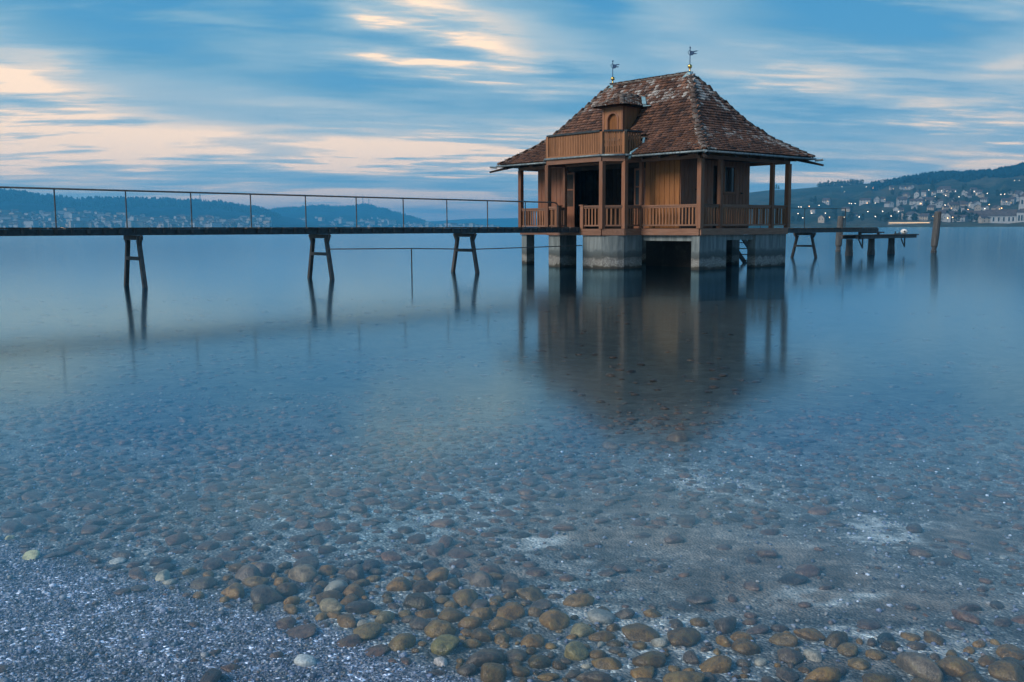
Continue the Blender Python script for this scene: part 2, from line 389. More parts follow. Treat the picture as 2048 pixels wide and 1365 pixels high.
m_, t = new_mat('lake_water')
geo = t.n('ShaderNodeNewGeometry')
ca = t.math('ABSOLUTE', t.n('ShaderNodeVectorMath', {0: geo.outputs['Incoming'], 1: geo.outputs['True Normal']}, operation='DOT_PRODUCT').outputs['Value'])
fr = t.math('ADD', .02, t.math('MULTIPLY', .98, t.math('POWER', t.math('SUBTRACT', 1.0, ca), 5.0)), clamp=True)
gl = t.n('ShaderNodeBsdfGlossy', {'Color': (.50, .82, 1.0, 1), 'Roughness': .116}); gl.distribution = 'GGX'  # water's scattered blue light put into the reflection tint
tr = t.n('ShaderNodeBsdfTransparent', {'Color': (.93, .975, 1.0, 1)})
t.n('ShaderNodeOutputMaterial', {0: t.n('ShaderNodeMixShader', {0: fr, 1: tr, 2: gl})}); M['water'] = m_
wxs = np.array([-9000, -4000, -1500, -500, -150, -50, -20, -8, -3, 0, 3, 8, 20, 50, 150, 500, 1500, 4000, 9000.]); wys = np.array([-2500, -600, -100, -20, -3, 1, 3, 5, 8, 12, 20, 40, 80, 200, 500, 1200, 3000, 6000, 11000.])
wgx, wgy = np.meshgrid(wxs, wys); ii = np.arange(wgx.size).reshape(wgx.shape)
wq = np.stack([ii[:-1, :-1], ii[:-1, 1:], ii[1:, 1:], ii[1:, :-1]], -1).reshape(-1, 4)
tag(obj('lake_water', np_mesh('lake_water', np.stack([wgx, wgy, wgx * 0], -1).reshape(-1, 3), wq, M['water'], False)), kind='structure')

# ------------------------------------------------------------------ hills on the far shore
def hill_mat(name, stops, scale):
    m_, t = new_mat(name); geo = t.n('ShaderNodeNewGeometry')
    mp = t.n('ShaderNodeMapping', {'Vector': geo.outputs['Position'], 'Scale': (scale, scale, scale * 4)})
    n_ = t.noise(mp, 1.0, 5, .6, .8); f_ = t.noise(mp, 9.0, 4, .7)
    k = t.maprange(f_, .3, .7, .65, 1.35)
    col = t.mix(1.0, t.ramp(n_, stops), t.xyz(k, k, k), 'MULTIPLY')
    finish(t, col, .95, bump=f_, bdist=6.0, spec=.05); return m_
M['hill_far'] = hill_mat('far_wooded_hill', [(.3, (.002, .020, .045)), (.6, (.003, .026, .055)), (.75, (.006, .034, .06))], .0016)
M['hill_right'] = hill_mat('vineyard_hill', [(.30, (.016, .028, .022)), (.46, (.03, .045, .032)), (.56, (.055, .062, .042)), (.7, (.075, .07, .05))], .007)
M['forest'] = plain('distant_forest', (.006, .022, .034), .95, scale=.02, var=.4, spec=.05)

RIDGE_L = [(-700, 378), (-300, 374), (0, 380), (21, 381), (54, 386), (80, 391), (116, 394), (140, 397), (163, 400), (191, 397), (226, 397), (268, 397), (301, 398), (348, 400), (365, 402), (375, 400), (393, 402), (421, 405), (440, 404), (482, 412), (520, 416), (560, 432), (640, 447), (760, 456), (820, 458)]
RIDGE_M = [(200, 430), (400, 418), (500, 417), (538, 421), (555, 419), (590, 416), (637, 412), (653, 412), (675, 415), (702, 414), (727, 410), (743, 411), (757, 416), (784, 423), (801, 429), (828, 436), (847, 443), (880, 451), (940, 457)]
RIDGE_C = [(700, 450), (800, 445), (875, 443), (924, 439), (965, 438), (1036, 437), (1150, 438), (1300, 440), (1500, 446), (1600, 452)]
RIDGE_R = [(1130, 455), (1250, 446), (1350, 425), (1440, 398), (1500, 386), (1540, 381), (1581, 380), (1635, 375), (1722, 369), (1760, 366), (1800, 358), (1850, 350), (1890, 346), (1910, 347), (1980, 343), (2015, 337), (2048, 328), (2200, 318), (2500, 315), (3000, 340)]
class Hill:
    def __init__(s, name, ridge, d0, d1, back, mat, p=1.0, nr=44):
        s.rx = [a for a, b in ridge]; s.name = name; s.d0 = d0; s.d1 = d1; s.p = p
        s.h = []
        for px, py in ridge:
            r = pix_ray(px, py); s.h.append(max(0.5, EYE.z + r.z / math.hypot(r.x, r.y) * d1))
        s.tan = []
        for px, py in ridge:
            r = pix_ray(px, 452); s.tan.append(math.atan2(r.x, r.y))
        azs = np.linspace(s.tan[0], s.tan[-1], 420); rs = np.concatenate([np.linspace(d0, d1, nr), np.linspace(d1, d1 + back, 8)[1:]])
        A, RR = np.meshgrid(azs, rs); H = s.height(A, RR)
        V_ = np.stack([RR * np.sin(A), RR * np.cos(A), H], -1).reshape(-1, 3)
        ny, nx = A.shape; I = np.arange(ny * nx).reshape(ny, nx)
        q = np.stack([I[:-1, :-1], I[:-1, 1:], I[1:, 1:], I[1:, :-1]], -1).reshape(-1, 4)
        s.o = tag(obj(name, np_mesh(name, V_, q, mat, True)), kind='structure')
    def height(s, A, RR):
        H = np.interp(A, s.tan, s.h); t_ = np.clip((RR - s.d0) / (s.d1 - s.d0), 0, 1)
        und = (fbm(A * 60 + 7, RR / 170., 4) - .5)
        prof = t_ ** s.p + und * .22 * np.sin(np.pi * t_)
        over = np.clip((RR - s.d1) / 900, 0, 1)
        return np.where(RR <= s.d0 + 1, -8.0, .8 + H * prof * (1 - .35 * over))
    def hit(s, px, py):
        r = pix_ray(px, py); a = math.atan2(r.x, r.y); sl_ = r.z / math.hypot(r.x, r.y)
        rr = np.linspace(s.d0 + 12, s.d1, 600); h = s.height(np.full(600, a), rr)
        k = np.nonzero(h >= EYE.z + sl_ * rr)[0]
        q = rr[k[0]] if len(k) else (s.d0 + 14 if sl_ < .01 else s.d1)
        return Vector((q * math.sin(a), q * math.cos(a), float(s.height(np.array([a]), np.array([q]))[0])))
    def ground(s, a, q): return Vector((q * math.sin(a), q * math.cos(a), float(s.height(np.array([a]), np.array([q]))[0])))
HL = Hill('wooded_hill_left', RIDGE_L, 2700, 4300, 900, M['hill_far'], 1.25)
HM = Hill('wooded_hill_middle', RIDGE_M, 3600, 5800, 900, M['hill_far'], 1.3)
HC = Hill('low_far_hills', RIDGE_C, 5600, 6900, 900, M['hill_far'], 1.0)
HR = Hill('vineyard_hill_right', RIDGE_R, 1150, 2350, 900, M['hill_right'], 1.05)

# ragged tree tops along the ridges, too far to count
def woodland(name, label, hill, n, back, hmin, hmax, pxr):
    V_ = []; T_ = []
    for i in range(n):
        a = rng.uniform(*[pix_ray(p, 450).x / pix_ray(p, 450).y for p in pxr]); a = math.atan(a)
        q = hill.d1 + rng.uniform(-back, 60); g = hill.ground(a, q); h = rng.uniform(hmin, hmax); r_ = h * rng.uniform(.28, .5); b = len(V_)
        k = 6; V_.append((g.x, g.y, g.z + h))
        for lv, rr_ in ((.6, .75), (.25, 1.0), (-.1, .6)):
            for j in range(k):
                t_ = 2 * math.pi * j / k + lv * 3; q_ = r_ * rr_ * rng.uniform(.7, 1.2)
                V_.append((g.x + q_ * math.cos(t_), g.y + q_ * math.sin(t_), g.z + h * (lv + rng.uniform(-.06, .06))))
        for j in range(k):
            j2 = (j + 1) % k; T_.append((b, b + 1 + j, b + 1 + j2))
            for l in range(2):
                p0, p1 = b + 1 + l * k + j, b + 1 + l * k + j2
                T_ += [(p0, p0 + k, p1 + k), (p0, p1 + k, p1)]
    o = obj(name, np_mesh(name, np.array(V_), np.array(T_), M['forest'], False)); tag(o, label, 'woodland', kind='stuff')
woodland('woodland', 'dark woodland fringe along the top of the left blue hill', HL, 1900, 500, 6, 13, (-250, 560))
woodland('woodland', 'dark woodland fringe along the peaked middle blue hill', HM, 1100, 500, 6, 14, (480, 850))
woodland('woodland', 'dark woodland along the top of the right vineyard hill', HR, 3000, 330, 3.5, 7.5, (1740, 2300))

# ------------------------------------------------------------------ the boathouse frame: local x = away from shore (v), local y = along the front (u)
CORNER = Vector((7.1, 37.0, 0)); PHI = math.atan2(.66, .7514)
house = thing('bathing_house', 'brown timber bathing house with tiled hipped roof standing on concrete piers in the lake', 'boathouse', CORNER, PHI)
LU, LV = 10.1, 5.8                    # veranda size along u and v
ZF, ZB, ZP = 1.58, 4.20, 4.42         # floor, underside of plate, eave
def hbox(name, mat, u0, u1, v0, v1, z0, z1, parent=None):
    return MB().box(v0, v1, u0, u1, z0, z1).build(name, mat, parent or house)

# concrete piers
PIER_B = -1.6
bay = [(-.98, 2.92), (-1.6, 3.54), (-1.6, 6.63), (-.98, 7.25)]       # (v, u) corners of the bay
for (u0, u1, v0, v1) in ((.02, .40, .02, 1.70), (.02, .40, 3.62, 5.78), (9.75, 10.08, .02, .5), (9.75, 10.08, 4.2, 5.78), (8.2, 8.6, .3, 1.6), (3.2, 3.7, 4.8, 5.7), (6.6, 7.2, 4.8, 5.7), (2.3, 2.7, 5.2, 5.75)):
    hbox('pier', M['concrete'], u0, u1, v0, v1, PIER_B, 1.32)
MB().prism([(-1.57, 4.63), (-1.57, 3.56), (-1.42, 3.30), (-1.2, 3.08), (-.96, 2.95), (-.3, 2.9), (.05, 2.9), (.05, 4.63)][::-1], PIER_B, 1.32).build('pier', M['concrete'], house)
MB().prism([(-1.57, 5.95), (-.6, 5.95), (-.6, 7.2), (-.96, 7.22), (-1.57, 6.62)], PIER_B, 1.32).build('pier', M['concrete'], house)
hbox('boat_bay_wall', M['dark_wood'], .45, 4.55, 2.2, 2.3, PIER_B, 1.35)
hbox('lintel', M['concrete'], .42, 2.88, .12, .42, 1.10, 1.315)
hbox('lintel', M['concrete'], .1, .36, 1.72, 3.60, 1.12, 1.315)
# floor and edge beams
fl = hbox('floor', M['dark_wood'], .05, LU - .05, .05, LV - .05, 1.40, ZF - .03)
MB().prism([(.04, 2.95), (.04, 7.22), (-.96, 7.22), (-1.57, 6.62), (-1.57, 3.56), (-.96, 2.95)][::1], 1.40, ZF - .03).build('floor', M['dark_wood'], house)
def edge_beam(p, q, z0, z1, th, name, mat):
    p = Vector((p[0], p[1], (z0 + z1) / 2)); q = Vector((q[0], q[1], (z0 + z1) / 2))
    return MB().bar(p, q, th, z1 - z0).build(name, mat, house)
outline = [(0, 0), (0, 2.92), bay[0], bay[1], bay[2], bay[3], (0, 7.25), (0, LU), (LV, LU), (LV, 0), (0, 0)]
for a, b in zip(outline[:-1], outline[1:]):
    edge_beam(a, b, 1.325, ZF, .12, 'floor_beam', M['beam'] if abs(a[0] - b[0]) < .1 else M['beam_x'])
for a, b in zip(outline[:-1], outline[1:]):
    if (a, b) in (((0, 2.92), bay[0]), (bay[3], (0, 7.25))): edge_beam(a, b, ZB, 4.36, .14, 'top_beam', M['beam_x']); continue
    edge_beam(a, b, ZB, 4.40, .16, 'top_beam', M['beam'] if abs(a[0] - b[0]) < .1 else M['beam_x'])
edge_beam((0, 2.92), (0, 7.25), ZB + .003, 4.397, .155, 'top_beam', M['beam'])
# posts
POSTS = [(0, 0, .19), (0, 2.92, .13), (0, 7.25, .13), (0, LU, .18), (1.21, 0, .15), (4.66, 0, .15), (LV, 0, .19), (LV, LU, .18), (LV, 3.4, .15), (LV, 6.7, .15), (1.2, LU, .15), (4.6, LU, .15)] + [(a, b, .18) for a, b in bay]
for v, u, wd in POSTS: MB().box(v - wd / 2, v + wd / 2, u - wd / 2, u + wd / 2, ZF + .002, ZB - .002).build('post', M['post'], house)
# a pair of short gate posts where the footbridge comes in
for u in (4.60, 5.98): MB().box(-1.68, -1.52, u - .08, u + .08, ZF + .002, 2.50).box(-1.71, -1.49, u - .11, u + .11, 2.50, 2.54).build('gate_post', M['post'], house)
# balustrades
def balustrade(a, b, pitch=.155):
    a = Vector((*a, 0)); b = Vector((*b, 0)); d = b - a; L = d.length; d.normalize(); ang = math.atan2(d.y, d.x)
    mid_ = (a + b) / 2
    tr_ = MB().box(-L / 2, L / 2, -.055, .055, .86, .92).box(-L / 2, L / 2, -.03, .03, .80, .858)
    o = tr_.build('balustrade', M['beam_x'], house, (mid_.x, mid_.y, ZF), (0, 0, ang))
    MB().box(-L / 2, L / 2, -.028, .028, .10, .16).build('bottom_rail', M['beam_x'], o)
    n = max(2, int(L / pitch)); me = balustrade.me
    for i in range(n): obj('baluster', me, o, (-L / 2 + (i + .5) * L / n, rng.uniform(-.003, .003), 0))
balustrade.me = MB().box(-.034, .034, -.014, .014, .162, .798).mesh('baluster', M['baluster'])
def seg(p, q, ga, gb):
    p = Vector(p); q = Vector(q); d = (q - p).normalized(); return tuple(p + d * ga), tuple(q - d * gb)
for p, q, g1, g2 in (((0, 0), (0, 2.92), .1, .07), ((0, 2.92), bay[0], .07, .1), (bay[0], bay[1], .1, .1), (bay[1], (-1.6, 4.60), .1, .09), ((-1.6, 5.98), bay[2], .09, .1), (bay[2], bay[3], .1, .1),
                     (bay[3], (0, 7.25), .1, .07), ((0, 7.25), (0, LU), .07, .1), ((0, 0), (1.21, 0), .1, .08), ((1.21, 0), (4.66, 0), .08, .08), ((4.66, 0), (LV, 0), .08, .1),
                     ((LV, 0), (LV, 3.4), .1, .08), ((LV, 6.7), (LV, LU), .08, .1), ((0, LU), (1.2, LU), .1, .08), ((1.2, LU), (4.6, LU), .08, .08)):
    balustrade(*seg(p, q, g1, g2))
# cabin walls: boards on a backing
CU0, CU1, CV0, CV1 = 1.5, 9.62, .65, 5.2
def board_wall(name, axis, fixed, a0, a1, out, mat, holes=(), pitch=.24, z0=ZF, z1=4.34):
    """axis 'u' = wall runs along u at v=fixed; 'v' = runs along v at u=fixed; out = outward sign"""
    n = round((a1 - a0) / pitch); st = (a1 - a0) / n
    bk = MB(); root = None; pieces = []
    def slab(m_b, b0, b1, d0, d1, zz0, zz1):
        lo, hi = fixed + min(d0 * out, d1 * out), fixed + max(d0 * out, d1 * out)
        m_b.box(*((lo, hi, b0, b1) if axis == 'u' else (b0, b1, lo, hi)), zz0, zz1)
    cuts = sorted(set([a0, a1] + [x for h in holes for x in h[:2]]))
    for b0, b1 in zip(cuts[:-1], cuts[1:]):
        mid_ = (b0 + b1) / 2; h = [h for h in holes if h[0] < mid_ < h[1]]
        if not h: slab(bk, b0, b1, -.06, 0, z0, z1)
        else:
            if h[0][2] > z0 + .01: slab(bk, b0, b1, -.06, 0, z0, h[0][2])
            if h[0][3] < z1 - .01: slab(bk, b0, b1, -.06, 0, h[0][3], z1)
    root = bk.build(name, M['dark_wood'], house)
    for i in range(n):
        b0, b1 = a0 + i * st + .008, a0 + (i + 1) * st - .008
        spans = [(b0, b1, z0 + .02, z1 - .02)]
        for h in holes:
            nsp = []
            for s0, s1, q0, q1 in spans:
                if s1 <= h[0] or s0 >= h[1]: nsp.append((s0, s1, q0, q1)); continue
                if s0 < h[0] - .02: nsp.append((s0, h[0], q0, q1))
                if s1 > h[1] + .02: nsp.append((h[1], s1, q0, q1))
                m0, m1 = max(s0, h[0]), min(s1, h[1])
                if h[2] > q0 + .05: nsp.append((m0, m1, q0, h[2]))
                if h[3] < q1 - .05: nsp.append((m0, m1, h[3], q1))
            spans = nsp
        for s0, s1, q0, q1 in spans:
            mb = MB(); slab(mb, s0, s1, .003, .028 + rng.uniform(0, .006), q0, q1); mb.build('board', mat, root)
    return root
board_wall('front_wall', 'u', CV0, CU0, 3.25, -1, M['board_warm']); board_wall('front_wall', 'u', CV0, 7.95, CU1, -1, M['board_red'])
hbox('door_header', M['dark_wood'], 3.25, 7.95, CV0, CV0 + .06, 4.06, 4.295)  # near-black header, the opening's shade put into its colour
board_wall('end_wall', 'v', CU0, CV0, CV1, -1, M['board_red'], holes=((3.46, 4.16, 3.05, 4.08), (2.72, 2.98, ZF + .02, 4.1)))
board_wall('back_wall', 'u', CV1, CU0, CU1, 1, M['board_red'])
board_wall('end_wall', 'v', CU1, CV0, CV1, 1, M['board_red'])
board_wall('inner_wall', 'u', 2.6, 1.6, 9.5, -1, M['dark_wood'])  # near-black boards put the interior's shade into the colour
hbox('dark_slot_panel', M['dark_wood'], CU0 + .05, CU0 + .08, 2.70, 3.0, ZF, 4.12)  # dark panel behind a narrow slot in the end wall
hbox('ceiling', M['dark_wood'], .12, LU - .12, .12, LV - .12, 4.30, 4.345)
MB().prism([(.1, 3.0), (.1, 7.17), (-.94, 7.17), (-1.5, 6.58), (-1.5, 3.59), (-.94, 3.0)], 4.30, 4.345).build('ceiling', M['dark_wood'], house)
wf = MB(); fr_ = lambda a, b, q0, q1: wf.box(a, b, CU0 - .05, CU0 + .0, q0, q1)
fr_(3.42, 3.48, 3.0, 4.12); fr_(4.14, 4.20, 3.0, 4.12); fr_(3.48, 4.14, 3.0, 3.07); fr_(3.48, 4.14, 4.06, 4.12)
win = wf.build('window', M['post'], house)
hbox('pane', M['glass'], CU0 - .012, CU0 - .004, 3.48, 4.14, 3.07, 4.06, win); MB().box(3.38, 4.24, CU0 - .085, CU0 - .051, 2.95, 2.995).build('window_sill', M['post'], win)
for v, z in ((1.62, 3.12), (3.18, 3.12), (4.62, 3.02)): MB().box(v - .05, v + .05, CU0 - .06, CU0 - .03, z - .03, z + .03).tube([(v, CU0 - .06, z), (v, CU0 - .11, z)], .018, 6).build('latch', M['black'], house)
# entrance door leaves standing in the dark opening
for u0, u1 in ((3.28, 3.9), (7.35, 7.92)):
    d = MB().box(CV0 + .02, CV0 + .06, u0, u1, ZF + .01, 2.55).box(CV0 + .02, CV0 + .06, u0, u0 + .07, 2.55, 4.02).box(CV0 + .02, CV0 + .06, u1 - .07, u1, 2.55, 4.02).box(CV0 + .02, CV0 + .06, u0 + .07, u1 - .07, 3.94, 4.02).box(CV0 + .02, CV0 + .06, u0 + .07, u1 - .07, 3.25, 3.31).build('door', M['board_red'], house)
    mt_ = M['dull_glass'] if u0 < 5 else M['dark_wood']; hbox('pane', mt_, u0 + .07, u1 - .07, CV0 + .036, CV0 + .044, 2.55, 3.25, d); hbox('pane', mt_, u0 + .07, u1 - .07, CV0 + .036, CV0 + .044, 3.31, 3.94, d)  # left leaf: dark timber in place of glass, to stay dark
# gutter-level brackets and rafters
EV = .70
RS = [0, .10, .23, .30, .43, .51, .66, .84, 1.0]; RZ = [7.86, 7.50, 6.90, 6.60, 6.02, 5.70, 5.22, 4.80, 4.44]
HIP = 3.5
def rz_at(s): return float(np.interp(s, RS, RZ))
# roof faces: (origin of eave edge, along, inward, length, half-run)
U0, U1, V0, V1 = -EV, LU + EV, -EV, LV + EV
RUN = (V1 - V0) / 2                        # inset from eave to ridge, same on hips
FACES = {'front': (lambda e, w_: (V0 + w_, U0 + e), U1 - U0), 'back': (lambda e, w_: (V1 - w_, U1 - e), U1 - U0), 'right': (lambda e, w_: (V1 - e, U0 + w_), V1 - V0), 'left': (lambda e, w_: (V0 + e, U1 - w_), V1 - V0)}
def roof_pt(face, e, w_, lift=0.0):
    fn_, L = FACES[face]; x, y = fn_(e, w_); return Vector((x, y, rz_at(1 - w_ / RUN) + lift))
BAL_U0, BAL_U1, BAL_V = 2.95, 7.22, .62    # balcony well cut into the front slope
rb = MB(); ws = [RUN * (1 - s) for s in RS][::-1]
for face, (fn_, L) in FACES.items():
    for w0, w1 in zip(ws[:-1], ws[1:]):
        e00, e01, e10, e11 = w0, L - w0, w1, L - w1
        cuts = [(e00, e01, e10, e11)]
        if face == 'front' and w1 <= BAL_V + EV + .05:
            b0, b1 = BAL_U0 - U0, BAL_U1 - U0; cuts = [(e00, b0, e10, b0), (b1, e01, b1, e11)]
        for a0, a1, c0, c1 in cuts:
            P_ = [roof_pt(face, a0, w0, -.03), roof_pt(face, a1, w0, -.03), roof_pt(face, c1, w1, -.03), roof_pt(face, c0, w1, -.03)]
            rb.add(P_, [(3, 2, 1, 0) if face in ('back', 'front', 'left', 'right') else (0, 1, 2, 3)])
roof = rb.build('roof', M['dark_wood'], house)
# tiles: real pieces, too small to pick apart singly
def tile_piece(V_, F_, C_, o, ex, ty, nn, wd, ln_, col, lic):
    b = len(V_); th = .042
    out = [(-wd / 2, ln_), (-wd / 2, .05), (-wd * .3, .012), (0, 0), (wd * .3, .012), (wd / 2, .05), (wd / 2, ln_)]
    for x, y in out:
        lift = .080 * (1 - y / ln_) + .012
        p = o + ex * x + ty * y + nn * lift; V_.append(p); C_.append((*col, lic))
    for x, y in out:
        lift = .080 * (1 - y / ln_) + .012 - th
        p = o + ex * x + ty * y + nn * lift; V_.append(p); C_.append((*col, lic))
    F_.append((b, b + 1, b + 2)); F_.append((b, b + 2, b + 3)); F_.append((b, b + 3, b + 6)); F_.append((b + 3, b + 4, b + 6)); F_.append((b + 4, b + 5, b + 6))
    for i in range(6): F_.append((b + i, b + i + 7, b + i + 8)); F_.append((b + i, b + i + 8, b + i + 1))
arc = [0]; zs_ = RZ[::-1]
for i in range(1, len(ws)): arc.append(arc[-1] + math.hypot(ws[i] - ws[i - 1], zs_[i] - zs_[i - 1]))
def dormer_covers(v, u): return abs(u - 5.05) < .78 - max(0, v - 1.3) * .55 and BAL_V - .02 < v < 2.15
VT, FT, CT = [], [], []
def tile_colour():
    r_ = rng.random()
    if r_ < .12: c_ = (.055, .035, .03)
    elif r_ < .3: c_ = (.18, .088, .055)
    else:
        k_ = rng.random(); c_ = (.105 + .06 * k_, .058 + .028 * k_, .043 + .016 * k_)
    f_ = rng.uniform(.68, 1.28); return tuple(x * f_ for x in c_)
PITCH = .158
for face, (fn_, L) in FACES.items():
    i = 0; s_ = 0.0
    while s_ < arc[-1] - .05:
        w0 = float(np.interp(s_, arc, ws)); w1 = float(np.interp(min(s_ + .06, arc[-1]), arc, ws))
        a, b = roof_pt(face, w0 + .5, w0), roof_pt(face, w0 + .5, w1); ty = Vector((*(Vector(fn_(5, w1)) - Vector(fn_(5, w0))), b.z - a.z)).normalized()
        ex = Vector((*(Vector(fn_(6, w0)) - Vector(fn_(5, w0))), 0)).normalized(); nn = ex.cross(ty)
        if nn.z < 0: nn = -nn
        e = w0 + (.089 if i % 2 else .0)
        while e < L - w0 + .02:
            x, y = fn_(e, w0)
            skip = face == 'front' and ((BAL_U0 < y < BAL_U1 and x < BAL_V) or dormer_covers(x, y))
            if not skip:
                o = roof_pt(face, e, w0) + nn * rng.uniform(-.004, .006) - ty * (.05 + rng.uniform(-.008, .008))
                hipd = min(e - w0, L - w0 - e)
                lic = .25 + (.75 if w0 > RUN * .72 else 0) * rng.random() + (.35 if hipd < .7 else 0) * rng.random() + (.35 if face == 'right' and rng.random() < .5 else 0) + (.2 if face == 'right' and .15 < w0 / RUN < .4 else 0)
                pk = .55 + .95 * float(fbm(np.array(e * .9 + 3 * len(face)), np.array(s_ * .8 + 11), 3)); tile_piece(VT, FT, CT, o, ex * (1 + rng.uniform(-.02, .02)), ty, nn, .168, .33, tuple(a_ * pk for a_ in tile_colour()), min(1, lic * rng.uniform(.5, 1.1)))
            e += .178
        s_ += PITCH; i += 1
tiles = obj('roof_tiles', np_mesh('roof_tiles', np.array([tuple(p) for p in VT]), np.array(FT), M['tile'], False, np.array(CT)), roof); tag(tiles, kind='stuff')
# ridge and hip tiles
def cap_mesh(L, r0, r1):
    mb = MB(); n = 7; vs_ = []
    for x, r_ in ((0, r0), (L, r1)):
        for th_ in (0, .022):
            for k in range(n):
                a = math.pi * (k / (n - 1)) ; vs_.append((x, (r_ - th_) * math.cos(a), (r_ - th_) * math.sin(a) * .8))
    fs = []
    for k in range(n - 1):
        fs.append((k, k + 1, 2 * n + k + 1, 2 * n + k)); fs.append((k, n + k, n + k + 1, k + 1)); fs.append((2 * n + k, 2 * n + k + 1, 3 * n + k + 1, 3 * n + k))
    mb.add(vs_, fs); return mb.mesh('ridge_tile', M['ridge'], True)
capm = cap_mesh(.42, .145, .115)
def cap_line(pts):
    """lay caps from the low end upwards, each lapping over the one below"""
    L_ = [0]
    for a, b in zip(pts[:-1], pts[1:]): L_.append(L_[-1] + (b - a).length)
    n = int(L_[-1] / .345); get = lambda s: Vector([float(np.interp(s, L_, [p[k] for p in pts])) for k in range(3)])
    for i in range(n):
        a, b = get(i * L_[-1] / n), get((i + 1) * L_[-1] / n); d = (b - a).normalized()
        s = Vector((0, 0, 1)).cross(d).normalized(); nrm = d.cross(s)
        o = obj('ridge_tile', capm, roof); Mx = Matrix((d, s, nrm)).transposed().to_4x4(); Mx.translation = a + nrm * .015 - d * .03
        o.matrix_local = Mx @ Matrix.Rotation(rng.uniform(-.03, .03), 4, 'X') @ Matrix.Rotation(.06, 4, 'Y')
for sv, su in ((0, 0), (1, 0), (1, 1), (0, 1)):
    pts = []
    for w_ in ws: pts.append(Vector(((V1 - w_) if sv else (V0 + w_), (U1 - w_) if su else (U0 + w_), rz_at(1 - w_ / RUN))))
    cap_line(pts)
mv = (V0 + V1) / 2; cap_line([Vector((mv, U1 - RUN, RZ[0] + .01)), Vector((mv, U0 + RUN, RZ[0] + .01))])
for u in (U0 + RUN, U1 - RUN): MB().add([(mv - .24, u - .2, RZ[0] - .1), (mv + .24, u - .2, RZ[0] - .1), (mv + .24, u + .2, RZ[0] - .1), (mv - .24, u + .2, RZ[0] - .1), (mv, u, RZ[0] + .19)], [(0, 1, 4), (1, 2, 4), (2, 3, 4), (3, 0, 4)]).build('ridge_flashing', M['copper'], roof)
# gutters, rafter tails, hip brackets
def gutter(a, b, z=ZP - .03): MB().tube([(a[0], a[1], z), (b[0], b[1], z)], .042, 8).build('gutter', M['zinc'], house, smooth=True)
gutter((V0 - .05, U0 - .12), (V0 - .05, 2.75)); gutter((V0 - .05, 7.42), (V0 - .05, U1 + .12)); gutter((V0 - .12, U0 - .05), (V1 + .12, U0 - .05)); gutter((V1 + .05, U0), (V1 + .05, U1)); gutter((V0, U1 + .05), (V1, U1 + .05))
boff = [(-1.05 - .06, 2.80), (-1.72, 3.48), (-1.72, 6.69), (-1.11, 7.37)]
for a, b in zip(boff[:-1], boff[1:]): gutter(a, b, 4.43)
gutter((V0, 2.80), boff[0], 4.43); gutter(boff[3], (V0, 7.37), 4.43)
for p, q in (((0, 0), (V0 - .3, U0 - .3)), ((LV, 0), (V1 + .3, U0 - .3)), ((0, LU), (V0 - .3, U1 + .3)), ((LV, LU), (V1 + .3, U1 + .3))):
    d = (Vector(q) - Vector(p)).normalized(); e_ = Vector(q)
    MB().bar((p[0], p[1], 4.46), (e_.x, e_.y, 4.13), .10, .15, ht2=.07).build('hip_rafter', M['dark_wood'], house)
    MB().tube([(e_.x - d.x * .35, e_.y - d.y * .35, 4.33), (e_.x - d.x * .02, e_.y - d.y * .02, 4.36)], .045, 8).build('spout', M['zinc'], house)
rafm = MB().bar((.05, 0, 4.42), (-.64, 0, 4.30), .09, .11).mesh('rafter', M['dark_wood'])
for i in range(13):
    u = -.3 + i * (LU + .6) / 12
    if not 2.7 < u < 7.5: obj('rafter', rafm, house, (0, u, 0))
for i in range(9):
    v = -.35 + i * (LV + .7) / 8
    obj('rafter', rafm, house, (v, 0, 0), (0, 0, R(90))); obj('rafter', rafm, house, (v, LU, 0), (0, 0, R(-90)))
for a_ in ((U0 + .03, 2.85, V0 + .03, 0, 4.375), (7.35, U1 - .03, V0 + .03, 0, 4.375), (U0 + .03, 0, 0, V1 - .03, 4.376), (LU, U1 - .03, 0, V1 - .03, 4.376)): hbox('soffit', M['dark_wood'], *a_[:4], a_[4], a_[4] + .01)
# balcony over the bay
BZ0, BZ1 = 4.50, 5.34
balc = MB().prism([(.55, 2.96), (.55, 7.21), (-.97, 7.21), (-1.58, 6.62), (-1.58, 3.55), (-.97, 2.96)], 4.405, 4.46).build('balcony', M['dark_wood'], house)
bm_ = {}
def parapet(a, b, slat, gap, cap=True):
    a = Vector((*a, 0)); b = Vector((*b, 0)); d = b - a; L = d.length; d.normalize(); ang = math.atan2(d.y, d.x); n = max(1, int(round(L / (slat + gap)))); st = L / n
    key = round(st - gap, 4)
    if key not in bm_: bm_[key] = MB().box(-key / 2, key / 2, -.014, .014, BZ0 + .03, BZ1 - .01).mesh('board', M['balcony'])
    for i in range(n):
        p = a + d * ((i + .5) * st); obj('board', bm_[key], balc, (p.x, p.y, 0), (0, 0, ang))
    m_b = (a + b) / 2
    MB().box(-L / 2 - .04, L / 2 + .04, -.075, .075, BZ1, BZ1 + .07).build('cap_rail', M['steel'], balc, (m_b.x, m_b.y, 0), (0, 0, ang))
    MB().box(-L / 2, L / 2, -.02, .06, BZ0 - .03, BZ0 + .028).build('bottom_rail', M['balcony'], balc, (m_b.x, m_b.y, 0), (0, 0, ang))
pb = [(-.99, 2.95), (-1.60, 3.56), (-1.60, 6.61), (-.99, 7.22)]
parapet(*seg(pb[1], pb[2], .12, .07), .072, .022); parapet(*seg(pb[0], pb[1], .1, .1), .072, .022); parapet(*seg(pb[2], pb[3], .1, .1), .078, .012)
parapet(*seg(pb[0], (.02, 2.95), .1, .02), .10, .06); parapet(*seg(pb[3], (.02, 7.22), .1, .02), .10, .06)
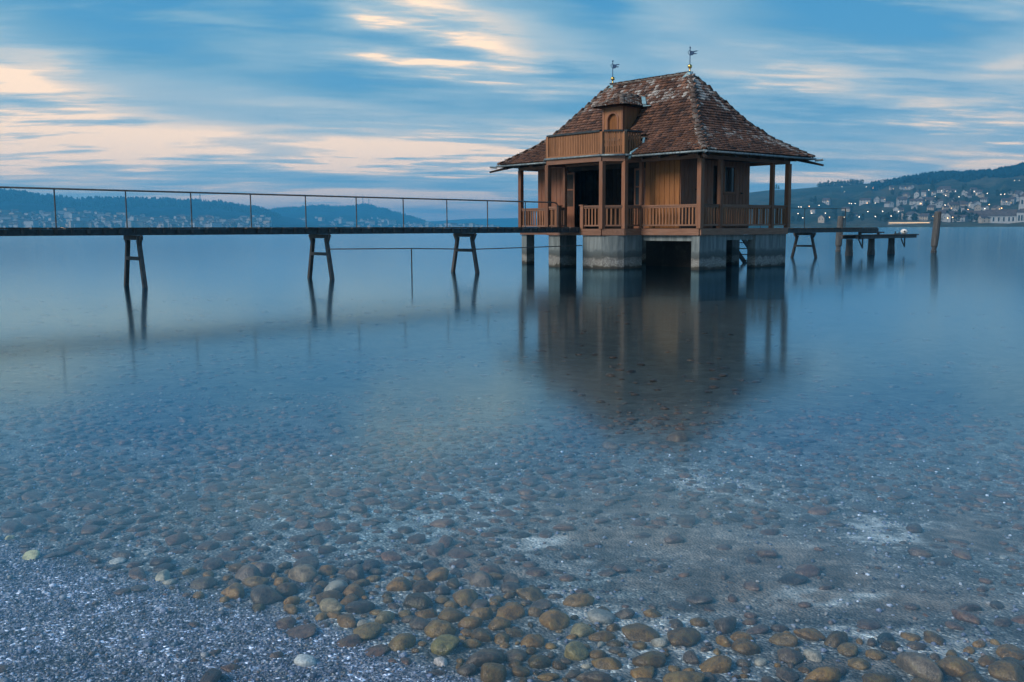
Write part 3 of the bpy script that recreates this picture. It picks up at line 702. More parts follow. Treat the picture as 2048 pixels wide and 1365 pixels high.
for v, u in pb: MB().box(v - .07, v + .07, u - .07, u + .07, 4.462, BZ1 - .002).build('corner_post', M['balcony'], balc)
MB().tube([(.05, 2.86, 5.15), (-.02, 2.84, 4.85), (-.75, 2.82, 4.52), (-.85, 2.8, 4.30)], .05, 8).build('downpipe', M['copper'], house, smooth=True)
# dormer with arched door
dor = MB()
DV, DU = .60, 5.05; dw = .52
out = [(-dw, 5.0), (-dw, 6.62), (dw, 6.62), (dw, 5.0)]
ar = .27; arch = [(-ar, 5.0)] + [(-ar * math.cos(math.pi * k / 12), 6.05 + ar * math.sin(math.pi * k / 12)) for k in range(13)] + [(ar, 5.0)]
fr_ = [(DV, DU + x, z) for x, z in arch]; n_ = len(fr_); outer = []
for x, z in arch:
    if z <= 6.05 + .001: outer.append((math.copysign(dw, x), z))
    else: k_ = max(abs(x) / dw, (z - 6.05) / .57); outer.append((x / k_, 6.05 + (z - 6.05) / k_))
ou = [(DV, DU + x, z) for x, z in outer]
dor.add(fr_ + ou, [(i, i + 1, n_ + i + 1, n_ + i) for i in range(n_ - 1)])
dor.add([(DV + .10, y, z) for _, y, z in fr_] + fr_, [(i, i + 1, n_ + i + 1, n_ + i) for i in range(n_ - 1)])
dormer = dor.build('dormer', M['balcony'], house)
MB().prism([(DV + .10, DU - ar - .02), (DV + .14, DU - ar - .02), (DV + .14, DU + ar + .02), (DV + .10, DU + ar + .02)], 5.0, 6.35).build('arched_door', M['board_warm'], dormer)
tr_ = MB(); t_o = [(DV - .03, DU + (ar + .07) * x / ar if z <= 6.051 else DU + x * 1.27, z if z <= 6.051 else 6.05 + (z - 6.05) * 1.27) for x, z in arch]
t_i = [(DV - .03, DU + x, z) for x, z in arch]
tr_.add(t_i + t_o, [(i, i + 1, n_ + i + 1, n_ + i) for i in range(n_ - 1)]); tr_.add(t_o + [(DV, y, z) for _, y, z in t_o], [(i, i + 1, n_ + i + 1, n_ + i) for i in range(n_ - 1)])
tr_.build('arch_trim', M['post'], dormer)
for sgn in (-1, 1):
    k = 0; v = DV
    while v < 1.75:
        v2 = min(v + .15, 1.78); zb = rz_at(1 - (v + EV) / RUN) - .15
        MB().box(v + .003, v2 - .003, min(DU + sgn * dw, DU + sgn * (dw - .03)), max(DU + sgn * dw, DU + sgn * (dw - .03)), zb, 6.62).build('cheek_board', M['balcony'], dormer); v += .15
    MB().box(DV - .02, DV + .10, DU + sgn * dw - .05, DU + sgn * dw + .05, 5.0, 6.62).build('corner_post', M['post'], dormer)
# dormer roof: bell-cast hip in front, ridge running back into the slope
DE, DZ, DR = .84, 6.60, 7.12
fv = DV - .34; hv = 1.12
def ring(s):  # s 0 eave .. 1 ridge; concave flare
    wd_ = DE * (1 - s); z = DZ + (DR - DZ) * (.55 * s + .45 * s * s); f = fv + (hv - fv) * s; return wd_, z, f
drf = MB(); NS = 8
prof = [ring(i / NS) for i in range(NS + 1)]
for (w0, z0, f0), (w1, z1, f1) in zip(prof[:-1], prof[1:]):
    drf.add([(f0, DU - w0, z0), (f0, DU + w0, z0), (f1, DU + w1, z1), (f1, DU - w1, z1)], [(0, 1, 2, 3), (3, 2, 1, 0)])
    for sg in (-1, 1): drf.add([(f0, DU + sg * w0, z0), (2.3, DU + sg * w0, z0), (2.3, DU + sg * w1, z1), (f1, DU + sg * w1, z1)], [(0, 1, 2, 3)])
drf.add([(fv, DU - DE, DZ - .02), (fv, DU + DE, DZ - .02), (1.7, DU + DE, DZ - .02), (1.7, DU - DE, DZ - .02)], [(0, 1, 2, 3)])
droof = drf.build('dormer_roof', M['dark_wood'], dormer)
VT, FT, CT = [], [], []
n_c = 7
for i in range(n_c):
    s = i / n_c; w0, z0, f0 = ring(s); w1, z1, f1 = ring(s + 1 / n_c)
    ty = Vector((f1 - f0, 0, z1 - z0)).normalized(); ex = Vector((0, 1, 0)); nn = Vector((-ty.z, 0, ty.x))
    e = -w0 + (.04 if i % 2 else .1)
    while e < w0: tile_piece(VT, FT, CT, Vector((f0, DU + e, z0)) - ty * .05, ex, ty, nn, .148, .22, tile_colour(), rng.uniform(.3, .9)); e += .155
    for sg in (-1, 1):
        ty = Vector((0, -sg * (w0 - w1), z1 - z0)).normalized(); ex = Vector((1, 0, 0)); nn = Vector((0, sg * ty.z, abs(ty.y)))
        e = f0 + .05
        while e < 2.3:
            zr = rz_at(1 - (e + EV) / RUN)
            if z0 > zr - .06: tile_piece(VT, FT, CT, Vector((e, DU + sg * w0, z0)) - ty * .05, ex, ty, nn, .148, .22, tile_colour(), rng.uniform(.4, 1.0))
            e += .155
tag(obj('roof_tiles', np_mesh('roof_tiles', np.array([tuple(p) for p in VT]), np.array(FT), M['tile'], False, np.array(CT)), droof), kind='stuff')
for i in range(3):
    o = obj('ridge_tile', capm, droof, (hv - .1 + i * .34, DU, DR - .03 + i * .012))
for sg in (-1, 1):
    a, b = Vector((fv, DU + sg * DE, DZ + .03)), Vector((hv, DU, DR + .02))
    for i in range(4):
        p0, p1 = a.lerp(b, i / 4), a.lerp(b, (i + 1) / 4)
        p0.z = DZ + (DR - DZ) * (.55 * i / 4 + .45 * (i / 4) ** 2) + .01; p1.z = DZ + (DR - DZ) * (.55 * (i + 1) / 4 + .45 * ((i + 1) / 4) ** 2) + .01
        d = (p1 - p0).normalized(); s = Vector((0, 0, 1)).cross(d).normalized(); nrm = d.cross(s)
        o = obj('ridge_tile', capm, droof); Mx = Matrix((d, s, nrm)).transposed().to_4x4(); Mx.translation = p0; o.matrix_local = Mx @ Matrix.Scale(.8, 4)
MB().bar((1.62, DU - DE + .02, 6.70), (2.15, DU - .30, 7.10), .16, .03).bar((1.50, DU - DE - .02, 6.60), (1.68, DU - DE - .28, 6.62), .16, .03).build('flashing', M['copper'], dormer)
# weather vanes
def vane(u):
    vn = MB().tube([(0, 0, .1), (0, 0, 1.02)], .016, 6).sphere((0, 0, 1.03), .035, 8, 5).build('weather_vane', M['vane'], house, (mv, u, RZ[0] + .06))
    MB().tube([(0, 0, 0), (0, 0, .20)], [.05, .025], 8).sphere((0, 0, .27), .092, 14, 10).build('gilded_ball', M['gold'], vn, smooth=True)
    # pennant lies in the direction of the wind, towards picture right
    wd = Vector((.30, -.95, 0)).normalized()
    up_ = Vector((0, 0, 1)); o_ = Vector((0, 0, .70))
    k_p = .74; outl = [(.0, .0), (.16, .02), (.22, .06), (.34, .05), (.42, .09), (.32, .11), (.22, .12), (.26, .18), (.38, .19), (.46, .23), (.34, .245), (.2, .23), (.0, .26)]
    mb = MB(); nn = wd.cross(up_) * .008; n = len(outl)
    P_ = [o_ + wd * a * k_p + up_ * b * k_p for a, b in outl]
    mb.add([p - nn for p in P_] + [p + nn for p in P_], [tuple(range(n)), tuple(reversed(range(n, 2 * n)))] + [(i, i + n, (i + 1) % n + n, (i + 1) % n) for i in range(n)])
    mb.bar(o_ + wd * -.02 + up_ * .02, o_ - wd * .10 + up_ * .14, .012, .02).bar(o_ - wd * .10 + up_ * .14, o_ + up_ * .24, .012, .02)
    mb.build('pennant', M['vane'], vn)
vane(U0 + RUN); vane(U1 - RUN)

# ------------------------------------------------------------------ footbridge from the shore
def hworld(u, v, z): return CORNER + Vector((v * math.cos(PHI) - u * math.sin(PHI), v * math.sin(PHI) + u * math.cos(PHI), z))
BU0, BU1 = 4.68, 5.92
def trestle(parent, v, zt, cu=5.30, zc=.82, half=.42, spread=.62, bot=-1.35):
    t_ = MB().bar((v, cu - half - .12, zt - .07), (v, cu + half + .12, zt - .07), .16, .13, (0, 0, 1)).build('trestle', M['pile'], parent)
    for s in (-1, 1):
        MB().bar((v, cu + s * half, zt - .14), (v, cu + s * (half + spread), bot), .112, .11, (1, 0, 0), wd2=.125, ht2=.12).build('leg', M['pile'], t_)
        MB().bar((v - .0, cu + s * (half + .22), zt - .02), (v, cu + s * (half + .05), zt - .30), .08, .07, (1, 0, 0)).build('bracket', M['pile'], t_)
    hw = half + spread * (zt - .14 - zc) / (zt - .14 - bot)
    MB().bar((v - .02, cu - hw, zc), (v - .02, cu + hw, zc), .10, .10).build('cross_bar', M['pile'], t_)
    return t_
T0, T1 = 1.62, 33.0                  # measured back from the veranda edge towards the shore
bridge = thing('footbridge', 'long narrow plank footbridge on timber trestles leading from the shore to the bathing house', 'footbridge', CORNER, PHI)
dz = lambda t_: 1.652 + .0026 * t_
nP = int((T1 - T0) / .21)
pm = [MB().box(-.098, .098, BU0 - o_, BU1 + o_, -.045, 0).mesh('plank', M['plank']) for o_ in (0, .012, .025)]
for i in range(nP):
    t_ = T0 + .1 + i * .21; obj('plank', rng.choice(pm), bridge, (-t_, rng.uniform(-.012, .012), dz(t_) + rng.uniform(-.004, .004)), (0, 0, rng.uniform(-.008, .008)))
for u in (BU0 + .10, BU1 - .10):
    MB().bar((-T0 - .03, u, dz(T0) - .135), (-T1, u, dz(T1) - .135), .09, .17).build('girder', M['steel'], bridge)
for i in range(int((T1 - T0) / .42)):
    t_ = T0 + .2 + i * .42; obj('joist', trestle.jm if hasattr(trestle, 'jm') else setattr(trestle, 'jm', MB().box(-.04, .04, BU0 + .01, BU0 + .052, -.165, -.048).mesh('joist', M['pile'])) or trestle.jm, bridge, (-t_, 0, dz(t_)))
for v in (-7.1, -13.2, -19.3, -25.4): trestle(bridge, v, dz(-v) - .22)
rt_ = lambda t_: dz(t_) + .99 + .0042 * t_
ru = BU1 - .03
rl = MB().tube([(-T1, ru, rt_(T1)), (-3.0, ru, rt_(3.0)), (-2.0, ru, rt_(2.0)), (-1.82, ru, rt_(2) - .03), (-1.75, ru, rt_(2) - .12), (-1.74, ru, 1.66)], .026, 8).build('railing', M['rail'], bridge, smooth=True)
for k in range(13):
    t_ = 3.9 + 1.963 * k - 1.963
    if t_ > 1.9: MB().tube([(-1.6 - t_, ru, dz(t_) - .02), (-1.6 - t_, ru, rt_(t_ + 1.6) - .02)], .021, 8).build('railing_post', M['rail'], rl)
# low guard pipe below the bridge
pipe = thing('guard_pipe', 'thin rusty pipe on one pole strung low between the footbridge trestles and the pier', 'pipe', hworld(4.62, -10.0, -1.0), PHI)
L0 = lambda v, z: (v + 10.0, 0.0, z + 1.0)
MB().tube([L0(-13.3, .985), L0(-10.0, .945), L0(-7.1, .87), L0(-4, .895), L0(-1.62, .92)], .02, 6).build('pipe_run', M['pile'], pipe, smooth=True)
MB().tube([L0(-10, -.75), L0(-10, .945)], .024, 6).build('pole', M['pile'], pipe)

# ------------------------------------------------------------------ jetty behind the house
jet = thing('jetty', 'plank jetty with a thin railing running out behind the bathing house', 'jetty', CORNER, PHI)
JV1 = 22.2; n_ = int((JV1 - 5.95) / .24)
for i in range(n_): obj('plank', pm[i % 3], jet, (6.05 + i * .24, rng.uniform(-.02, .02), 1.56), (0, 0, rng.uniform(-.01, .01)))
for u in (BU0 + .1, BU1 - .1): MB().bar((5.95, u, 1.41), (JV1, u, 1.41), .10, .20).build('girder', M['pile'], jet)
for v in (8.0, 15.6): trestle(jet, v, 1.31, zc=.62)
MB().tube([(6.2, ru, 2.58), (20.6, ru, 2.60)], .014, 6).build('railing', M['steel'], jet)
for v in (8.5, 12.5, 16.5, 20.6): MB().tube([(v, ru, 1.54), (v, ru, 2.60)], .03 if v > 20 else .016, 6).build('railing_post', M['steel'], jet)
# low bathing platform beyond the jetty
def local_on_u(px, u):       # where the ray through this pixel column crosses the plane u = const
    r = pix_ray(px, 480); uu = Vector((-math.sin(PHI), math.cos(PHI))); vv = Vector((math.cos(PHI), math.sin(PHI)))
    k_ = (u + CORNER.xy.dot(uu)) / r.xy.dot(uu); return (r.xy * k_ - CORNER.xy).dot(vv)
PU = 5.5
v0, v1 = local_on_u(1698, PU), local_on_u(1822, PU)
plat = thing('bathing_platform', 'low plank platform on three round concrete pillars beyond the jetty', 'platform', CORNER, PHI)
for i in range(int((v1 - v0) / .24)): MB().box(v0 + i * .24, v0 + i * .24 + .225, 4.9, 6.1, 1.10, 1.15).build('plank', M['plank'], plat)
for u in (5.05, 5.95): MB().bar((v0 + .02, u, 1.01), (v1 - .3, u, 1.01), .1, .17).build('girder', M['pile'], plat)
for px in (1699, 1743, 1783):
    v = local_on_u(px, PU); MB().tube([(v, PU, -2.0), (v, PU, .12), (v, PU, .35), (v, PU, .92)], [.22, .22, .19, .18], 14).build('pillar', M['pile'], plat, smooth=True)
for px in (1727, 1811):
    v = local_on_u(px, 4.9); MB().bar((v - .45, 4.95, .92), (v, 4.95, .42), .05, .05).bar((v, 4.95, .95), (v, 4.95, .40), .06, .06).build('bracket', M['steel'], plat)
v = local_on_u(1740, PU); vb = local_on_u(1703, PU)
MB().bar((vb, 5.0, .9), (vb, 5.0, 1.55), .14, .14, (1, 0, 0)).bar((v, 5.0, 1.15), (v, 5.0, 1.33), .12, .12, (1, 0, 0)).bar((vb, 5.0, 1.27), (v + .6, 5.0, 1.27), .08, .07).build('stair_frame', M['pile'], plat)
v = local_on_u(1810, PU); pw = hworld(PU, v - .15, 1.15)
by = thing('mooring_buoy', 'small white round buoy lying on the end of the low platform', 'buoy', pw)
MB().sphere((0, 0, .15), .20, 14, 10, .76).build('float', M['white'], by, smooth=True); MB().tube([(-.05, -.21, .16), (-.05, -.15, .16)], .05, 8).build('eye', M['black'], by)
pw = hworld(PU, local_on_u(1794, PU), 1.15)
tag(MB().box(-.16, .16, -.08, .08, 0, .05).tube([(-.1, 0, .05), (-.12, 0, .17)], .03, 6).tube([(.1, 0, .05), (.12, 0, .14)], .03, 6).build('cleat', M['steel'], None, pw), 'small dark mooring cleat on the low platform beside the white buoy', 'cleat')
# mooring piles
def pile(px, py, height, lean, rad, label):
    p = at_z(px, py); r_ = lambda k: rad * k; pts = []; rr_ = []
    for z, k in ((-2.2, .85), (-.05, .9), (.10, .92), (.14, .72), (.30, .74), (.40, 1.0), (1.0, 1.08), (height - .08, 1.02), (height, .9)):
        pts.append(Vector((lean * max(z, 0), .03 * z, z))); rr_.append(rad * k * rng.uniform(.97, 1.03))
    mb = MB().tube(pts, rr_, 11)
    mb.v = [(x * 1 + rng.uniform(-.012, .012), y + rng.uniform(-.012, .012), z) for x, y, z in mb.v]
    tag(mb.build('mooring_pile', M['pile'], None, (p.x, p.y, 0)), label, 'pile', 'mooring piles')
pile(1676, 503.5, 2.28, .06, .20, 'upright weathered mooring pile rising behind the jetty')
pile(1867, 505.5, 2.50, .085, .20, 'leaning weathered mooring pile standing alone in open water on the right')
# stair down to the water behind the house
st = thing('water_stair', 'dark timber stair going down into the water between the piers', 'stair', hworld(2.75, 6.0, 0), PHI)
for du in (-.38, .38): MB().bar((-.1, du, 1.30), (1.75, du, -.35), .06, .20).build('stringer', M['pile'], st)
for i in range(6):
    k = (i + .6) / 6.2; MB().box(-.1 + 1.85 * k - .11, -.1 + 1.85 * k + .11, -.35, .35, 1.36 - 1.65 * k - .02, 1.36 - 1.65 * k + .02).build('tread', M['rail'], st)

# ------------------------------------------------------------------ stones on the lake bed
import bmesh
def ico(sub):
    bm = bmesh.new(); bmesh.ops.create_icosphere(bm, subdivisions=sub, radius=1.0)
    v = np.array([tuple(x.co) for x in bm.verts]); f = np.array([[q.index for q in fc.verts] for fc in bm.faces]); bm.free(); return v, f
def lump(v, seed, amp):
    q = np.random.RandomState(seed); o = np.zeros(len(v))
    for i in range(5):
        k = q.randn(3) * (1.0 + .5 * i); o += np.sin(v @ k + q.rand() * 6.28) * amp / (1 + .5 * i)
    v = v * (1 + o)[:, None]
    for i in range(7):                      # worn facets
        n_ = q.randn(3); n_ /= np.linalg.norm(n_); dd = q.uniform(.62, .92); ov = v @ n_ - dd
        v = v - np.where(ov > 0, ov * .85, 0)[:, None] * n_
    return v
def cobble_density(px, py):
    g = gravel_zone(px, py)
    olive_line = np.interp(px, [300, 450, 600, 1000, 1100, 1300, 1500, 1700, 2048, 2300], [1200, 1120, 1130, 1150, 1185, 1230, 1265, 1265, 1290, 1300])
    olive = (py > olive_line) & (g < .5)
    D = np.interp(py, [540, 640, 740, 800, 880, 960, 1130], [.25, .30, .30, .34, .55, .85, .9]) * np.interp(px, [0, 800, 1050, 1300], [1, 1, .55, .38])
    m_ = blobs(px, py, MUD); D = D * (1 - .6 * m_) * (1 - .75 * blobs(px, py, PALE)) * (1 - .7 * blobs(px, py, TEAL))
    D = np.where(olive, .98 * (1 - .7 * blobs(px, py, PALE)), D)
    return D * (1 - .97 * g), olive
stones = []; grid = {}
def try_stone(x, y, r, flat, tint_, force=False):
    cl = .34
    ci, cj = int(x // cl), int(y // cl)
    if not force:
        for a in (-1, 0, 1):
            for b in (-1, 0, 1):
                for (sx, sy, sr) in grid.get((ci + a, cj + b), ()):
                    if (sx - x) ** 2 + (sy - y) ** 2 < ((sr + r) * .80) ** 2: return False
    grid.setdefault((ci, cj), []).append((x, y, r)); stones.append((x, y, r, flat, tint_)); return True
# hero stones picked out in the photograph: (px, py, width px, colour, flatness)
HERO = [(64, 1115, 46, (.52, .38, .20), .35, 'pale tan flat oval stone at the left edge of the gravel'), (1613, 1148, 52, (.10, .055, .04), .62, 'dark reddish boulder alone on the mud in the right shallows'),
        (500, 1153, 62, (.13, .085, .055), .62, None), (524, 1150, 56, (.10, .065, .05), .66, None), (602, 1156, 62, (.16, .11, .06), .60, None), (234, 1124, 40, (.34, .33, .30), .35, 'pale grey flat stone at the top of the gravel'),
        (325, 1158, 44, (.30, .27, .20), .45, 'pale buff stone half sunk in the left gravel'), (962, 1168, 58, (.12, .085, .06), .65, None), (663, 1221, 58, (.20, .15, .08), .5, None), (612, 1326, 50, (.50, .46, .40), .4, 'whitish flat stone at the bottom edge of the gravel'),
        (890, 1300, 62, (.13, .10, .03), .62, None), (768, 1240, 48, (.15, .11, .05), .6, None), (1163, 1265, 54, (.17, .13, .06), .6, None), (1150, 1310, 60, (.17, .13, .05), .6, None), (1845, 1350, 100, (.12, .085, .055), .62, 'largest brown boulder at the bottom right edge'),
        (1770, 1282, 44, (.02, .025, .03), .6, 'near black small stone among olive cobbles at right'), (18, 1078, 20, (.5, .36, .18), .5, 'small tan pebble at the far left of the gravel'), (880, 1328, 34, (.42, .36, .33), .5, 'small pinkish white stone among olive cobbles'),
        (1222, 898, 44, (.075, .055, .045), .5, None), (1353, 880, 52, (.08, .05, .035), .5, None), (1200, 1240, 60, (.20, .19, .17), .5, 'grey flat cobble beside the pale sand patch')]
def bed_hit(px, py):
    z = -.05
    for _ in range(6):
        p = at_z(px, py, z); z = float(bed_z(np.array(p.x), np.array(p.y)))
    return p
hero_lab = {}
for px, py, wpx, cc, fl_, lab in HERO:
    p = bed_hit(px, py); r_ = wpx / F_PX * math.hypot(p.y, 1.65) * .5; cc = tuple(min(.75, c_ * 1.8) for c_ in cc)
    try_stone(p.x, p.y, r_, fl_, cc, True)
    if lab: hero_lab[len(stones) - 1] = lab
nh = len(stones)
q = np.random.RandomState(5)
for band, n_try, (y0, y1), (r0, r1) in ((0, 3000, (3.0, 10.5), (.058, .088)), (1, 8500, (3.0, 11.0), (.038, .058)), (2, 12000, (3.0, 12.0), (.016, .036)), (3, 3600, (9.0, 17.0), (.04, .095)), (4, 2000, (17.0, 34.0), (.05, .12))):
    yy = np.sqrt(q.uniform(y0 ** 2, y1 ** 2, n_try)); xx = q.uniform(-.60, .60, n_try) * yy
    zz_ = bed_z(xx, yy); pp = to_pix(xx, yy, zz_); wnn = (fbm(xx * 2.1, yy * 2.1, 4) - .5)
    D, ol = cobble_density(pp[0] + wnn * 150, pp[1] + wnn * 35)
    clump = sm(.30, .6, fbm(xx * 1.1 + 3, yy * 1.1 + 8, 3)); D = D * np.where(ol, 1, .35 + .85 * clump)
    for i in range(n_try):
        if q.rand() > D[i]: continue
        k = q.rand(); r_ = r0 + (r1 - r0) * k
        if ol[i]:
            b_ = q.rand(); h_ = q.rand(); cc = ((.25 + .06 * h_) * (.3 + .8 * b_), .15 * (.3 + .8 * b_), (.045 - .02 * h_) * (.3 + .8 * b_))
            if q.rand() < .04: cc = (.45, .40, .32)
            elif q.rand() < .25: cc = (.13, .085, .055)
        else:
            b_ = .55 + .75 * q.rand(); h_ = q.rand(); cc = ((.11 + .06 * h_) * b_, .078 * b_, (.066 - .025 * h_) * b_)
            if q.rand() < .05 and band == 2: cc = (.42, .42, .40)
            if band >= 3: k_ = .55 if band == 3 else .42; cc = tuple(c_ * k_ for c_ in cc)  # far stones darkened likewise, for light lost in deeper water
        try_stone(xx[i], yy[i], r_, q.uniform(.22, .42) if not ol[i] else q.uniform(.38, .62), cc)
m_, t = new_mat('wet_cobble')
at = t.n('ShaderNodeVertexColor', layer_name='tint'); oi = t.n('ShaderNodeObjectInfo'); geo = t.n('ShaderNodeNewGeometry')
n1 = t.noise(geo.outputs['Position'], 26.0, 5, .65); n2 = t.noise(geo.outputs['Position'], 120.0, 3, .6)
k = t.math('ADD', t.maprange(n1, .3, .7, .40, 1.2), t.math('MULTIPLY', t.math('SUBTRACT', n2, .5), .8))
def stone_mat(name, src):
    finish_col = t.mix(1.0, src, t.xyz(k, k, k), 'MULTIPLY')
    alg = t.mix(t.math('MULTIPLY', t.maprange(n1, .52, .68), .35), finish_col, (.13, .12, .03, 1)); return alg
finish(t, stone_mat('', at.outputs['Color']), .30, bump=t.math('ADD', n1, t.math('MULTIPLY', n2, .4)), bdist=.016, spec=.5); M['stone'] = m_
m_, t = new_mat('wet_cobble_single')
oi = t.n('ShaderNodeObjectInfo'); geo = t.n('ShaderNodeNewGeometry')
n1 = t.noise(geo.outputs['Position'], 26.0, 5, .65); n2 = t.noise(geo.outputs['Position'], 120.0, 3, .6)
k = t.math('ADD', t.maprange(n1, .3, .7, .40, 1.2), t.math('MULTIPLY', t.math('SUBTRACT', n2, .5), .8))
finish(t, stone_mat('', oi.outputs['Color']), .30, bump=t.math('ADD', n1, t.math('MULTIPLY', n2, .4)), bdist=.016, spec=.5); M['stone1'] = m_
# which ones show largest
info = []
for i, (x, y, r_, fl_, cc) in enumerate(stones):
    z = float(bed_z(np.array(x), np.array(y))); p = to_pix(x, y, z); vis = -30 < p[0] < 2078 and p[1] < 1390
    info.append((r_ / y if vis else 0, i, z, p))
order = sorted(info, reverse=True); single = set(k_[1] for k_ in order[:285]) | set(range(nh))
hv_, hf_ = ico(3); hmesh = [np_mesh('cobble', lump(hv_, 50 + s_, .10), hf_, M['stone1'], True) for s_ in range(10)]
lv_, lf_ = ico(2); lvar = [lump(lv_, 80 + s_, .10) for s_ in range(12)]
SV, SF, SC = [], [], []; base_i = 0
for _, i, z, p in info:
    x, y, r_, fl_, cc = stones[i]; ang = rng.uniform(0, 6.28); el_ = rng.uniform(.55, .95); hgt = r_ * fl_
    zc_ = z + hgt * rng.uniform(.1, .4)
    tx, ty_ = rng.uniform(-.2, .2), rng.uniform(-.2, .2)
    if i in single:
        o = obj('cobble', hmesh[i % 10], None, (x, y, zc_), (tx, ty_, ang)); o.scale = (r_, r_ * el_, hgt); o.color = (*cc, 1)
        lab = hero_lab.get(i)
        if not lab:
            lum = sum(cc) / 3; hue = 'pale' if lum > .3 else ('olive tan' if lum > .17 else ('olive brown' if lum > .12 else ('dark brown' if lum > .08 else 'near black')))
            size = 'large' if r_ > .075 else ('middling' if r_ > .055 else 'small'); form = 'flat' if fl_ < .36 else 'rounded'
            col_ = 'at the far left' if p[0] < 300 else ('left of centre' if p[0] < 750 else ('at centre' if p[0] < 1200 else ('right of centre' if p[0] < 1650 else 'at the far right')))
            row = 'along the bottom edge' if p[1] > 1290 else ('in the second row up' if p[1] > 1220 else ('in the belt above the gravel' if p[1] > 1130 else ('in the clear shallows' if p[1] > 1020 else 'in deeper water')))
            lab = f'{size} {form} {hue} cobble {row} {col_}'
        tag(o, lab, 'stone', 'cobbles on the lake bed')
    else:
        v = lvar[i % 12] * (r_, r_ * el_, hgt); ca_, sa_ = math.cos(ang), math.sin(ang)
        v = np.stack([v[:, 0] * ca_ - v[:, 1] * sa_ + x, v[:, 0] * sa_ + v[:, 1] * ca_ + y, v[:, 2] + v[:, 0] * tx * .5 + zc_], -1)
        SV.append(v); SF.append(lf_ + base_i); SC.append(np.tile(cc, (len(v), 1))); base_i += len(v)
tag(obj('cobble_bed', np_mesh('cobble_bed', np.concatenate(SV), np.concatenate(SF), M['stone'], True, np.concatenate(SC))), 'countless smaller dark cobbles covering the lake bed under the water', 'stones', kind='stuff')
# fine gravel
pv, pf = ico(1); GV, GF, GC = [], [], []; base_i = 0
def scatter_gravel(n, y0, y1, x0, x1, r0, r1, dens):
    global base_i
    yy = np.sqrt(q.uniform(y0 ** 2, y1 ** 2, n)); xx = q.uniform(x0, x1, n) * yy; zz_ = bed_z(xx, yy); pp = to_pix(xx, yy, zz_)
    wnn = (fbm(xx * 2.1, yy * 2.1, 4) - .5); keep = q.rand(n) < dens(pp[0] + wnn * 260, pp[1] + wnn * 60)
    xx, yy, zz_ = xx[keep], yy[keep], zz_[keep]; k = len(xx); r_ = (r0 + (r1 - r0) * q.rand(k) ** 2)
    a = q.rand(k) * 6.28; sx, sy, sz_ = r_, r_ * q.uniform(.6, 1, k), r_ * q.uniform(.4, .8, k)
    P_ = pv[None] * np.stack([sx, sy, sz_], -1)[:, None, :] * (1 + q.uniform(-.18, .18, (k, len(pv), 1)))
    X_ = P_[..., 0] * np.cos(a)[:, None] - P_[..., 1] * np.sin(a)[:, None] + xx[:, None]; Y_ = P_[..., 0] * np.sin(a)[:, None] + P_[..., 1] * np.cos(a)[:, None] + yy[:, None]
    Z_ = P_[..., 2] + (zz_ + r_ * .35)[:, None]
    pal_ = np.array([(.05, .055, .07), (.10, .11, .14), (.16, .17, .20), (.20, .20, .20), (.13, .09, .07), (.26, .23, .19), (.55, .55, .54), (.07, .09, .10), (.12, .13, .17), (.33, .34, .36)])
    cc = np.array([1.75, 1.9, 2.3]) * pal_[q.choice(len(pal_), k, p=[.14, .18, .16, .12, .08, .07, .05, .08, .08, .04])] * q.uniform(.75, 1.25, (k, 1))  # lifted and blued: sparkle and bluish sheen put into the pebble colour
    GV.append(np.stack([X_, Y_, Z_], -1).reshape(-1, 3)); GC.append(np.repeat(cc, len(pv), 0)); GF.append((pf[None] + (np.arange(k) * len(pv))[:, None, None] + base_i).reshape(-1, 3)); base_i += k * len(pv)
scatter_gravel(64000, 3.0, 6.4, -.60, .12, .003, .0085, lambda a, b: gravel_zone(a, b))
scatter_gravel(1600, 3.0, 6.4, -.60, .12, .010, .024, lambda a, b: gravel_zone(a, b) * .35)
scatter_gravel(16000, 3.0, 8.5, -.55, .60, .006, .018, lambda a, b: (1 - gravel_zone(a, b)) * (.25 + .75 * blobs(a, b, PALE)) * (1 - .8 * blobs(a, b, MUD)))
tag(obj('gravel', np_mesh('gravel', np.concatenate(GV), np.concatenate(GF), M['stone'], True, np.concatenate(GC))), 'fine blue grey gravel under the thin water at the shore', 'gravel', kind='stuff')

